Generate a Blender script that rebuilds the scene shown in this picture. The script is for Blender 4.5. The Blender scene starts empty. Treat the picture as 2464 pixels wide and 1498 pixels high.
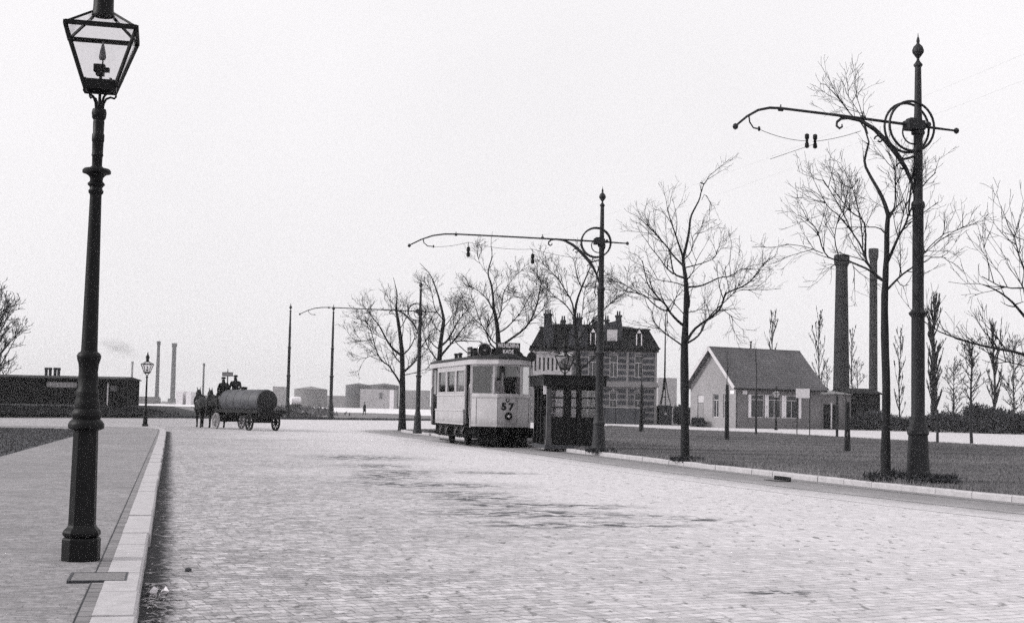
import bpy, bmesh, math, random
import numpy as np
from mathutils import Vector, Matrix
R = math.radians
sc = bpy.context.scene
COL = sc.collection
# ------------------------------------------------------------------ camera
CAM_H, FPX, HZ0, ROLL = 1.4, 3330.0, 980.0, R(1.17)     # eye height; focal length in pixels of a 2464x1498 print; horizon row
PITCH = math.atan((HZ0 - 749.0) / FPX)
cam_d = bpy.data.cameras.new('camera'); cam = bpy.data.objects.new('camera', cam_d); COL.objects.link(cam)
cam_d.sensor_width = 36; cam_d.lens = 36 * FPX / 2464; cam_d.clip_start = 0.1; cam_d.clip_end = 20000
_F = Vector((0, math.cos(PITCH), math.sin(PITCH))); _U0 = Vector((0, -math.sin(PITCH), math.cos(PITCH))); _X = Vector((1, 0, 0))
_RT = math.cos(ROLL) * _X + math.sin(ROLL) * _U0; _UP = math.cos(ROLL) * _U0 - math.sin(ROLL) * _X
cam.matrix_world = Matrix(((_RT.x, _UP.x, -_F.x, 0), (_RT.y, _UP.y, -_F.y, 0), (_RT.z, _UP.z, -_F.z, CAM_H), (0, 0, 0, 1)))
sc.camera = cam
# ------------------------------------------------------------------ sky, sun, exposure
SUN_EL, SUN_AZ = R(27), R(186)          # azimuth of the sun's place measured from +X anticlockwise (sun stands to the west)
w = bpy.data.worlds.new('World'); sc.world = w; w.use_nodes = True
nt = w.node_tree; nt.nodes.clear(); N = nt.nodes.new; L = nt.links.new
wo = N('ShaderNodeOutputWorld'); bg = N('ShaderNodeBackground'); bg.inputs[1].default_value = 0.1
sky = N('ShaderNodeTexSky'); sky.sky_type = 'NISHITA'; sky.sun_disc = False; sky.sun_elevation = SUN_EL
sky.sun_rotation = math.pi / 2 - SUN_AZ; sky.dust_density = 4.0; sky.air_density = 1.0
bw = N('ShaderNodeRGBToBW'); L(sky.outputs[0], bw.inputs[0])
tc = N('ShaderNodeTexCoord'); sx = N('ShaderNodeSeparateXYZ'); L(tc.outputs['Generated'], sx.inputs[0])
mr = N('ShaderNodeMapRange'); mr.inputs[1].default_value = 0.0; mr.inputs[2].default_value = 1.0; mr.inputs[3].default_value = 10.5; mr.inputs[4].default_value = 11.8
pw = N('ShaderNodeMath'); pw.operation = 'POWER'; pw.inputs[1].default_value = 2.0; pw.use_clamp = True
L(sx.outputs[2], pw.inputs[0]); L(pw.outputs[0], mr.inputs[0])
cn = N('ShaderNodeTexNoise'); cn.inputs['Scale'].default_value = 2.2; cn.inputs['Detail'].default_value = 5; L(tc.outputs['Generated'], cn.inputs['Vector'])
cr = N('ShaderNodeMapRange'); cr.inputs[1].default_value = 0.35; cr.inputs[2].default_value = 0.7; cr.inputs[3].default_value = 0.93; cr.inputs[4].default_value = 1.02; L(cn.outputs[0], cr.inputs[0])
ml = N('ShaderNodeMath'); ml.operation = 'MULTIPLY'; L(mr.outputs[0], ml.inputs[0]); L(cr.outputs[0], ml.inputs[1])
mx = N('ShaderNodeMix'); mx.data_type = 'FLOAT'; mx.inputs[0].default_value = 0.92; L(bw.outputs[0], mx.inputs[2]); L(ml.outputs[0], mx.inputs[3])
cb = N('ShaderNodeCombineColor')
for i, k in enumerate((1.0, 0.982, 1.004)):
    m_ = N('ShaderNodeMath'); m_.operation = 'MULTIPLY'; m_.inputs[1].default_value = k; L(mx.outputs[0], m_.inputs[0]); L(m_.outputs[0], cb.inputs[i])
L(cb.outputs[0], bg.inputs[0]); L(bg.outputs[0], wo.inputs[0])
sd = bpy.data.lights.new('sun', 'SUN'); sd.energy = 2.8; sd.angle = R(10); sd.color = (1.0, 0.98, 0.965)
so = bpy.data.objects.new('sun', sd); COL.objects.link(so)
_sd = Vector((math.cos(SUN_EL) * math.cos(SUN_AZ), math.cos(SUN_EL) * math.sin(SUN_AZ), math.sin(SUN_EL)))
so.rotation_euler = _sd.to_track_quat('Z', 'Y').to_euler(); so.location = (-60, 0, 60)
sc.view_settings.view_transform = 'Standard'; sc.view_settings.look = 'None'; sc.view_settings.exposure = 0.0; sc.view_settings.gamma = 1.0
sc.render.engine = 'CYCLES'; sc.cycles.max_bounces = 6; sc.cycles.transparent_max_bounces = 16; sc.cycles.volume_bounces = 0
sc.cycles.pixel_filter_type = 'BLACKMAN_HARRIS'; sc.cycles.filter_width = 1.5; sc.cycles.use_denoising = False; sc.cycles.use_adaptive_sampling = True; sc.cycles.adaptive_threshold = 0.12; sc.cycles.adaptive_min_samples = 44

# ------------------------------------------------------------------ helpers
def ray(px, py):
    return (_F * FPX + _RT * (px - 1232) + _UP * (749 - py)).normalized()
def gp(px, py, z=0.0):                       # point of the level z seen at a place of the print
    d = ray(px, py); t = (z - CAM_H) / d.z; return Vector((d.x * t, d.y * t, z))
def at(px, py, Y):                            # point at depth Y
    d = ray(px, py); t = Y / d.y; return Vector((d.x * t, Y, CAM_H + d.z * t))
def g(v, warm=0.0):
    if v < 0.09: return (v * 0.95, v * 0.97, v * 1.1, 1)
    return (v, v * 0.965, v * 0.995, 1)
MATS = {}
def mat(name, v, rough=0.8, var=0.25, scale=6.0, bump=0.0, bscale=None, metal=0.0, spec=0.4, detail=6, stretch=None):
    if name in MATS: return MATS[name]
    m = bpy.data.materials.new(name); m.use_nodes = True; t = m.node_tree; b = t.nodes['Principled BSDF']
    b.inputs['Roughness'].default_value = rough; b.inputs['Metallic'].default_value = metal; b.inputs['Specular IOR Level'].default_value = spec
    co = t.nodes.new('ShaderNodeTexCoord'); n = t.nodes.new('ShaderNodeTexNoise'); n.inputs['Scale'].default_value = scale; n.inputs['Detail'].default_value = detail
    n.inputs['Roughness'].default_value = 0.65
    if stretch: mp = t.nodes.new('ShaderNodeMapping'); mp.inputs['Scale'].default_value = stretch; t.links.new(co.outputs['Object'], mp.inputs[0]); t.links.new(mp.outputs[0], n.inputs['Vector'])
    else: t.links.new(co.outputs['Object'], n.inputs['Vector'])
    r = t.nodes.new('ShaderNodeMapRange'); r.inputs[1].default_value = 0.3; r.inputs[2].default_value = 0.7; t.links.new(n.outputs[0], r.inputs[0])
    x = t.nodes.new('ShaderNodeMix'); x.data_type = 'RGBA'; t.links.new(r.outputs[0], x.inputs[0])
    x.inputs[6].default_value = g(v * (1 - var)); x.inputs[7].default_value = g(v * (1 + var)); t.links.new(x.outputs[2], b.inputs['Base Color'])
    if bump > 0:
        n2 = t.nodes.new('ShaderNodeTexNoise'); n2.inputs['Scale'].default_value = bscale or scale * 4; n2.inputs['Detail'].default_value = 6
        t.links.new(co.outputs['Object'], n2.inputs['Vector'])
        bp = t.nodes.new('ShaderNodeBump'); bp.inputs['Strength'].default_value = bump; bp.inputs['Distance'].default_value = 0.02
        t.links.new(n2.outputs[0], bp.inputs['Height']); t.links.new(bp.outputs[0], b.inputs['Normal'])
    MATS[name] = m; return m
def mth(t, op, a, b=None, clamp=False):
    n = t.nodes.new('ShaderNodeMath'); n.operation = op; n.use_clamp = clamp
    for i, q in enumerate((a, b)):
        if q is None: continue
        if isinstance(q, (int, float)): n.inputs[i].default_value = q
        else: t.links.new(q, n.inputs[i])
    return n.outputs[0]
def rng_(t, v, a, b, c=0.0, d=1.0, smooth=False):
    n = t.nodes.new('ShaderNodeMapRange'); n.inputs[1].default_value = a; n.inputs[2].default_value = b; n.inputs[3].default_value = c; n.inputs[4].default_value = d
    if smooth: n.interpolation_type = 'SMOOTHSTEP'
    t.links.new(v, n.inputs[0]); return n.outputs[0]
def noise(t, vec, scale, detail=4, rough=0.6):
    n = t.nodes.new('ShaderNodeTexNoise'); n.inputs['Scale'].default_value = scale; n.inputs['Detail'].default_value = detail; n.inputs['Roughness'].default_value = rough
    t.links.new(vec, n.inputs['Vector']); return n.outputs[0]
def mixc(t, f, a, b):
    n = t.nodes.new('ShaderNodeMix'); n.data_type = 'RGBA'
    if isinstance(f, (int, float)): n.inputs[0].default_value = f
    else: t.links.new(f, n.inputs[0])
    for i, q in ((6, a), (7, b)):
        if isinstance(q, tuple): n.inputs[i].default_value = q
        else: t.links.new(q, n.inputs[i])
    return n.outputs[2]
def brick_mat(name, v1, v2, vm, bw_, bh, mortar, ang=0.0, plane='XY', rough=0.85, bump=0.4, distort=0.0, bands=None, extra=None, patch=0.15, bias=0.0, rowshift=False):
    """brick / sett pattern in object space; bands = (period, width, value, offset) of pale stone courses"""
    if name in MATS: return MATS[name]
    m = bpy.data.materials.new(name); m.use_nodes = True; t = m.node_tree; b = t.nodes['Principled BSDF']; b.inputs['Roughness'].default_value = rough
    b.inputs['Specular IOR Level'].default_value = 0.12
    co = t.nodes.new('ShaderNodeTexCoord'); vec = co.outputs['Object']
    sp = t.nodes.new('ShaderNodeSeparateXYZ'); t.links.new(vec, sp.inputs[0])
    if plane == 'WALL':
        cx = t.nodes.new('ShaderNodeCombineXYZ'); t.links.new(mth(t, 'ADD', sp.outputs[0], sp.outputs[1]), cx.inputs[0]); t.links.new(sp.outputs[2], cx.inputs[1]); v = cx.outputs[0]
    else:
        mp = t.nodes.new('ShaderNodeMapping'); mp.inputs['Rotation'].default_value = (0, 0, ang); t.links.new(vec, mp.inputs[0]); v = mp.outputs[0]
    if distort > 0:
        nn = t.nodes.new('ShaderNodeTexNoise'); nn.inputs['Scale'].default_value = 1.3; nn.inputs['Detail'].default_value = 3; t.links.new(vec, nn.inputs['Vector'])
        vm1 = t.nodes.new('ShaderNodeVectorMath'); vm1.operation = 'SUBTRACT'; t.links.new(nn.outputs[1], vm1.inputs[0]); vm1.inputs[1].default_value = (0.5, 0.5, 0.5)
        vm2 = t.nodes.new('ShaderNodeVectorMath'); vm2.operation = 'SCALE'; vm2.inputs['Scale'].default_value = distort; t.links.new(vm1.outputs[0], vm2.inputs[0])
        vm3 = t.nodes.new('ShaderNodeVectorMath'); t.links.new(v, vm3.inputs[0]); t.links.new(vm2.outputs[0], vm3.inputs[1]); v = vm3.outputs[0]
    if rowshift:
        s2 = t.nodes.new('ShaderNodeSeparateXYZ'); t.links.new(v, s2.inputs[0]); row = mth(t, 'FLOOR', mth(t, 'DIVIDE', s2.outputs[1], bh)); wn_ = t.nodes.new('ShaderNodeTexWhiteNoise'); wn_.noise_dimensions = '1D'; t.links.new(row, wn_.inputs['W'])
        c2 = t.nodes.new('ShaderNodeCombineXYZ'); t.links.new(mth(t, 'ADD', mth(t, 'MULTIPLY', s2.outputs[0], mth(t, 'ADD', mth(t, 'MULTIPLY', wn_.outputs[0], .3), .85)), mth(t, 'MULTIPLY', wn_.outputs[0], 7.0)), c2.inputs[0]); t.links.new(s2.outputs[1], c2.inputs[1]); v = c2.outputs[0]
    br = t.nodes.new('ShaderNodeTexBrick'); br.inputs['Scale'].default_value = 1.0; br.inputs['Brick Width'].default_value = bw_; br.inputs['Row Height'].default_value = bh
    br.inputs['Mortar Size'].default_value = mortar; br.inputs['Mortar Smooth'].default_value = 0.6; br.inputs['Bias'].default_value = bias
    br.inputs['Color1'].default_value = g(v1); br.inputs['Color2'].default_value = g(v2); br.inputs['Mortar'].default_value = g(vm); t.links.new(v, br.inputs['Vector'])
    col = br.outputs[0]
    if bands:
        per, wid, val, off = bands
        zz = mth(t, 'MODULO', mth(t, 'ADD', sp.outputs[2], 100 * per + off), per)
        f = mth(t, 'LESS_THAN', zz, wid); col = mixc(t, f, col, g(val))
    n1 = noise(t, vec, 0.35, 5); n2 = noise(t, vec, 9.0, 5)
    k = mth(t, 'MULTIPLY', rng_(t, n1, 0.3, 0.7, 1 - patch, 1 + patch), rng_(t, n2, 0.25, 0.75, 0.82, 1.18))
    mul = t.nodes.new('ShaderNodeMix'); mul.data_type = 'RGBA'; mul.blend_type = 'MULTIPLY'; mul.inputs[0].default_value = 1.0
    cc = t.nodes.new('ShaderNodeCombineColor'); [t.links.new(k, cc.inputs[i]) for i in range(3)]
    t.links.new(col, mul.inputs[6]); t.links.new(cc.outputs[0], mul.inputs[7]); col = mul.outputs[2]
    if rowshift:
        s3 = t.nodes.new('ShaderNodeSeparateXYZ'); t.links.new(v, s3.inputs[0]); fy = mth(t, 'FRACT', mth(t, 'DIVIDE', s3.outputs[1], bh)); fd = mth(t, 'ABSOLUTE', mth(t, 'SUBTRACT', fy, .5))
        c3 = t.nodes.new('ShaderNodeCombineXYZ'); t.links.new(mth(t, 'MULTIPLY', s3.outputs[0], 1.7), c3.inputs[0]); t.links.new(mth(t, 'MULTIPLY', s3.outputs[1], .9), c3.inputs[1])
        jn = rng_(t, noise(t, c3.outputs[0], 5.0, 4), .47, .60, 0.0, 1.0, True); col = mixc(t, mth(t, 'MULTIPLY', mth(t, 'MULTIPLY', rng_(t, fd, .26, .42, 0, 1, True), jn), .72), col, g(vm * .25))
        ma = t.nodes.new('ShaderNodeMapping'); ma.inputs['Scale'].default_value = (2.4, .62, 1); t.links.new(v, ma.inputs[0])
        gn = noise(t, ma.outputs[0], 9.0, 6, .8); gn2 = noise(t, ma.outputs[0], 1.5, 10, .85); gk = mth(t, 'MULTIPLY', rng_(t, gn, .3, .7, .62, 1.3), rng_(t, gn2, .3, .7, .62, 1.28))
        gm = t.nodes.new('ShaderNodeMix'); gm.data_type = 'RGBA'; gm.blend_type = 'MULTIPLY'; gm.inputs[0].default_value = 1.0; gc = t.nodes.new('ShaderNodeCombineColor'); [t.links.new(gk, gc.inputs[i]) for i in range(3)]
        t.links.new(col, gm.inputs[6]); t.links.new(gc.outputs[0], gm.inputs[7]); col = gm.outputs[2]
    if extra: col = extra(t, sp, vec, col)
    t.links.new(col, b.inputs['Base Color'])
    if bump > 0:
        h = mth(t, 'ADD', mth(t, 'MULTIPLY', br.outputs[1], -1.0), mth(t, 'MULTIPLY', n2, 0.5))
        bp = t.nodes.new('ShaderNodeBump'); bp.inputs['Strength'].default_value = bump; bp.inputs['Distance'].default_value = 0.015
        t.links.new(h, bp.inputs['Height']); t.links.new(bp.outputs[0], b.inputs['Normal'])
    MATS[name] = m; return m
def glass_mat(name, refl=0.12, tint=0.9):
    if name in MATS: return MATS[name]
    m = bpy.data.materials.new(name); m.use_nodes = True; t = m.node_tree; t.nodes.clear()
    o = t.nodes.new('ShaderNodeOutputMaterial'); a = t.nodes.new('ShaderNodeBsdfTransparent'); a.inputs[0].default_value = (tint, tint * .99, tint, 1)
    b = t.nodes.new('ShaderNodeBsdfGlossy'); b.inputs['Roughness'].default_value = 0.06; b.inputs[0].default_value = (0.95, 0.95, 0.95, 1)
    x = t.nodes.new('ShaderNodeMixShader'); fr = t.nodes.new('ShaderNodeLayerWeight'); fr.inputs[0].default_value = 0.5
    t.links.new(mth(t, 'ADD', mth(t, 'MULTIPLY', mth(t, 'POWER', fr.outputs[1], 4.0), 0.6), refl, True), x.inputs[0]); t.links.new(a.outputs[0], x.inputs[1]); t.links.new(b.outputs[0], x.inputs[2]); t.links.new(x.outputs[0], o.inputs[0])
    MATS[name] = m; return m

class MB:
    def __init__(s): s.v = []; s.f = []
    def add(s, vs, fs):
        k = len(s.v); s.v.extend([tuple(p) for p in vs]); s.f.extend([tuple(i + k for i in q) for q in fs]); return s
    def box(s, c, d, rz=0.0, M=None):
        x, y, z = d[0] / 2, d[1] / 2, d[2] / 2; ca, sa = math.cos(rz), math.sin(rz); vs = []
        for a, b, e in ((-1, -1, -1), (1, -1, -1), (1, 1, -1), (-1, 1, -1), (-1, -1, 1), (1, -1, 1), (1, 1, 1), (-1, 1, 1)):
            p = Vector((c[0] + a * x * ca - b * y * sa, c[1] + a * x * sa + b * y * ca, c[2] + e * z)); vs.append(M @ p if M else p)
        return s.add(vs, ((0, 3, 2, 1), (4, 5, 6, 7), (0, 1, 5, 4), (1, 2, 6, 5), (2, 3, 7, 6), (3, 0, 4, 7)))
    def mm(s, x0, x1, y0, y1, z0, z1): return s.box(((x0 + x1) / 2, (y0 + y1) / 2, (z0 + z1) / 2), (abs(x1 - x0), abs(y1 - y0), abs(z1 - z0)))
    def beam(s, a, b, w_, h_):
        a = Vector(a); b = Vector(b); d = (b - a); l = d.length; d.normalize(); u = d.cross(Vector((0, 0, 1)))
        if u.length < 1e-4: u = Vector((1, 0, 0))
        u.normalize(); n = u.cross(d); vs = []
        for p in (a, b):
            for i, j in ((-1, -1), (1, -1), (1, 1), (-1, 1)): vs.append(p + u * (i * w_ / 2) + n * (j * h_ / 2))
        return s.add(vs, ((0, 1, 2, 3), (7, 6, 5, 4), (0, 4, 5, 1), (1, 5, 6, 2), (2, 6, 7, 3), (3, 7, 4, 0)))
    def tube(s, pts, rad, n=8, cap=True, closed=False):
        P = [Vector(p) for p in pts]; m = len(P)
        if isinstance(rad, (int, float)): rad = [rad] * m
        ref = None; vs = []; fs = []
        for i in range(m):
            if closed: d = P[(i + 1) % m] - P[i - 1]
            else: d = P[min(i + 1, m - 1)] - P[max(i - 1, 0)]
            if d.length < 1e-9: d = Vector((0, 0, 1))
            d.normalize()
            if ref is None:
                ref = Vector((1, 0, 0)) if abs(d.x) < 0.8 else Vector((0, 1, 0))
            ref = ref - d * ref.dot(d)
            if ref.length < 1e-6: ref = d.orthogonal()
            ref.normalize(); q = d.cross(ref)
            for k in range(n):
                a = 2 * math.pi * k / n; vs.append(P[i] + (ref * math.cos(a) + q * math.sin(a)) * rad[i])
        for i in range(m if closed else m - 1):
            j = (i + 1) % m
            for k in range(n): fs.append((i * n + k, i * n + (k + 1) % n, j * n + (k + 1) % n, j * n + k))
        if cap and not closed: fs.append(tuple(range(n - 1, -1, -1))); fs.append(tuple((m - 1) * n + k for k in range(n)))
        return s.add(vs, fs)
    def lathe(s, prof, n=16, c=(0, 0, 0), axis='Z', ph=0.0, cap=True):
        vs = []; fs = []; m = len(prof)
        for r, z in prof:
            for k in range(n):
                a = 2 * math.pi * k / n + ph; x, y = r * math.cos(a), r * math.sin(a)
                p = {'Z': (x, y, z), 'Y': (x, z, y), 'X': (z, x, y)}[axis]; vs.append((p[0] + c[0], p[1] + c[1], p[2] + c[2]))
        for i in range(m - 1):
            for k in range(n):
                q = (i * n + k, i * n + (k + 1) % n, (i + 1) * n + (k + 1) % n, (i + 1) * n + k); fs.append(q if axis != 'Y' else q[::-1])
        b, e = tuple(range(n - 1, -1, -1)), tuple((m - 1) * n + k for k in range(n))
        if cap: fs += [b, e] if axis != 'Y' else [b[::-1], e[::-1]]
        return s.add(vs, fs)
    def prism(s, poly, a, b, axis='Z'):
        """2-D polygon pushed from a to b along an axis: Z (x,y), Y (x,z), X (y,z)"""
        n = len(poly); vs = []
        for h in (a, b):
            for p, q in poly: vs.append({'Z': (p, q, h), 'Y': (p, h, q), 'X': (h, p, q)}[axis])
        fs = [tuple(range(n))[::-1], tuple(range(n, 2 * n))] + [(i, (i + 1) % n, n + (i + 1) % n, n + i) for i in range(n)]
        return s.add(vs, fs)
    def wall(s, o, u, n_in, Lx, H, holes, th):
        """wall L x H from o along u, thickness th along n_in, with rectangular openings and their reveals"""
        o = Vector(o); u = Vector(u).normalized(); n_in = Vector(n_in).normalized(); Z = Vector((0, 0, 1))
        xs = sorted({0.0, Lx, *[h[0] for h in holes], *[h[1] for h in holes]}); zs = sorted({0.0, H, *[h[2] for h in holes], *[h[3] for h in holes]})
        inside = lambda x, z: any(h[0] < x < h[1] and h[2] < z < h[3] for h in holes)
        P = lambda x, z, d: o + u * x + Z * z + n_in * d
        for i in range(len(xs) - 1):
            for j in range(len(zs) - 1):
                if inside((xs[i] + xs[i + 1]) / 2, (zs[j] + zs[j + 1]) / 2): continue
                a, b, c, d = xs[i], xs[i + 1], zs[j], zs[j + 1]
                s.add([P(a, c, 0), P(b, c, 0), P(b, d, 0), P(a, d, 0)], [(0, 1, 2, 3)])
                s.add([P(a, c, th), P(b, c, th), P(b, d, th), P(a, d, th)], [(3, 2, 1, 0)])
        for h in holes + [(0, Lx, 0, H)]:
            a, b, c, d = h; q = [(a, c), (b, c), (b, d), (a, d)]
            for k in range(4):
                p0, p1 = q[k], q[(k + 1) % 4]; s.add([P(*p0, 0), P(*p1, 0), P(*p1, th), P(*p0, th)], [(0, 1, 2, 3)])
        return s
    def build(s, name, m, parent=None, smooth=False, bevel=0.0, weld=False):
        me = bpy.data.meshes.new(name); me.from_pydata(s.v, [], s.f)
        if smooth or bevel or weld:
            bm = bmesh.new(); bm.from_mesh(me)
            if weld: bmesh.ops.remove_doubles(bm, verts=bm.verts, dist=1e-4)
            bmesh.ops.recalc_face_normals(bm, faces=bm.faces)
            if bevel: bmesh.ops.bevel(bm, geom=[e for e in bm.edges if e.calc_face_angle(0) > 0.6], offset=bevel, segments=2, affect='EDGES', profile=0.6)
            bm.to_mesh(me); bm.free()
        else: me.validate()
        me.update()
        if smooth:
            for p in me.polygons: p.use_smooth = True
            if hasattr(me, 'set_sharp_from_angle'): me.set_sharp_from_angle(angle=R(38))
        o = bpy.data.objects.new(name, me); COL.objects.link(o); me.materials.append(m)
        if parent: o.parent = parent
        return o
def tag(o, label=None, cat=None, group=None, kind=None):
    if label: o['label'] = label
    if cat: o['category'] = cat
    if group: o['group'] = group
    if kind: o['kind'] = kind
    return o
def thing(name, label, cat, loc=(0, 0, 0), rz=0.0, group=None, scale=1.0):
    o = bpy.data.objects.new(name, None); COL.objects.link(o); o.location = loc; o.rotation_euler = (0, 0, rz); o.scale = (scale,) * 3
    o.empty_display_size = 0.3; return tag(o, label, cat, group)
def kids(o): return [c for c in COL.objects if c.parent == o]
def dup(o, loc=None, rz=None, label=None, parent=None, scale=None):
    c = o.copy(); COL.objects.link(c)
    if parent: c.parent = parent
    if loc is not None: c.location = loc
    if rz is not None: c.rotation_euler = (0, 0, rz)
    if scale is not None: c.scale = (scale,) * 3
    if label: c['label'] = label
    for k in kids(o): dup(k, parent=c)
    return c
def text(s, size, m, parent, loc, rot, name='lettering', ext=0.004, sx=1.0, bold=0.0):
    cu = bpy.data.curves.new('lettering', 'FONT'); cu.body = s; cu.size = size; cu.extrude = ext; cu.align_x = 'CENTER'; cu.align_y = 'CENTER'; cu.offset = bold
    tmp = bpy.data.objects.new('lettering_source', cu); COL.objects.link(tmp); dg = bpy.context.evaluated_depsgraph_get(); dg.update()
    me = bpy.data.meshes.new_from_object(tmp.evaluated_get(dg)); bpy.data.objects.remove(tmp)
    o = bpy.data.objects.new(name, me); COL.objects.link(o); me.materials.clear(); me.materials.append(m); o.parent = parent; o.location = loc; o.rotation_euler = rot; o.scale = (sx, 1, 1); return o
def skin(name, joints, bones, m, parent=None, sub=2):
    """one continuous body grown round a skeleton: joints = [(pos, rx, ry)], bones = index pairs; root is joint 0"""
    me = bpy.data.meshes.new(name); me.from_pydata([j[0] for j in joints], bones, [])
    tmp = bpy.data.objects.new(name, me); COL.objects.link(tmp)
    md = tmp.modifiers.new('skin', 'SKIN'); md.use_smooth_shade = True
    for i, j in enumerate(joints):
        sv = me.skin_vertices[0].data[i]; sv.radius = (j[1], j[2] if len(j) > 2 else j[1]); sv.use_root = (i == 0)
    ss = tmp.modifiers.new('sub', 'SUBSURF'); ss.levels = sub; ss.render_levels = sub
    dg = bpy.context.evaluated_depsgraph_get(); dg.update(); nm = bpy.data.meshes.new_from_object(tmp.evaluated_get(dg)); bpy.data.objects.remove(tmp)
    o = bpy.data.objects.new(name, nm); COL.objects.link(o); nm.materials.clear(); nm.materials.append(m)
    for p in nm.polygons: p.use_smooth = True
    if parent: o.parent = parent
    return o
def slab(name, pts, z, depth, m, kind='structure'):
    mb = MB(); mb.prism([(p[0], p[1]) for p in pts], z - depth, z); o = mb.build(name, m, smooth=False, weld=True); return tag(o, kind=kind)
def off(poly, d):                              # polyline shifted sideways by d (to the right of its run)
    out = []
    for i, p in enumerate(poly):
        a = poly[max(i - 1, 0)]; b = poly[min(i + 1, len(poly) - 1)]; t = Vector((b[0] - a[0], b[1] - a[1])).normalized(); out.append((p[0] + t.y * d, p[1] - t.x * d))
    return out
def resample(poly, step):
    out = [Vector(poly[0]).to_2d()]; acc = 0.0
    for i in range(len(poly) - 1):
        a = Vector(poly[i]).to_2d(); b = Vector(poly[i + 1]).to_2d(); l = (b - a).length; t = step - acc
        while t <= l: out.append(a + (b - a) * (t / l)); t += step
        acc = (acc + l) % step if step else 0
    return out
def smoothpoly(pts, it=2):
    for _ in range(it):
        q = [pts[0]]
        for a, b in zip(pts[:-1], pts[1:]): q += [(a[0] * .75 + b[0] * .25, a[1] * .75 + b[1] * .25), (a[0] * .25 + b[0] * .75, a[1] * .25 + b[1] * .75)]
        pts = q + [pts[-1]]
    return pts
# ------------------------------------------------------------------ materials shared by many things
IRON = mat('black_iron', 0.005, 0.5, 0.3, 20, 0.15, 60, spec=0.18)
POLE = mat('tram_pole_paint', 0.02, 0.55, 0.3, 14, 0.15, 60, spec=0.25)
BARK = mat('bark', 0.012, 0.95, 0.45, 14, 0.8, 25)
TWIG = mat('twig_bark', 0.012, 0.95, 0.3, 8, spec=.1)
FARTWIG = mat('grey_twigs', 0.03, 0.95, 0.3, 4)
DARKWOOD = mat('dark_wood', 0.012, 0.85, 0.35, 12, 0.3, 40, spec=.2)
GREYWOOD = mat('weathered_wood', 0.018, 0.85, 0.35, 10, 0.4, 40)
WHITE = mat('white_paint', 0.72, 0.5, 0.06, 4)
GLASS = glass_mat('window_glass', .12, .5); LAMPGLASS = glass_mat('lantern_glass', 0.03, 0.86)
DARKGLASS = mat('dark_pane', 0.03, 0.12, 0.3, 2, spec=0.6)
CURTAIN = mat('pale_curtain', 0.45, 0.8, 0.2, 6)
rnd = random.Random(7)
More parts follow.
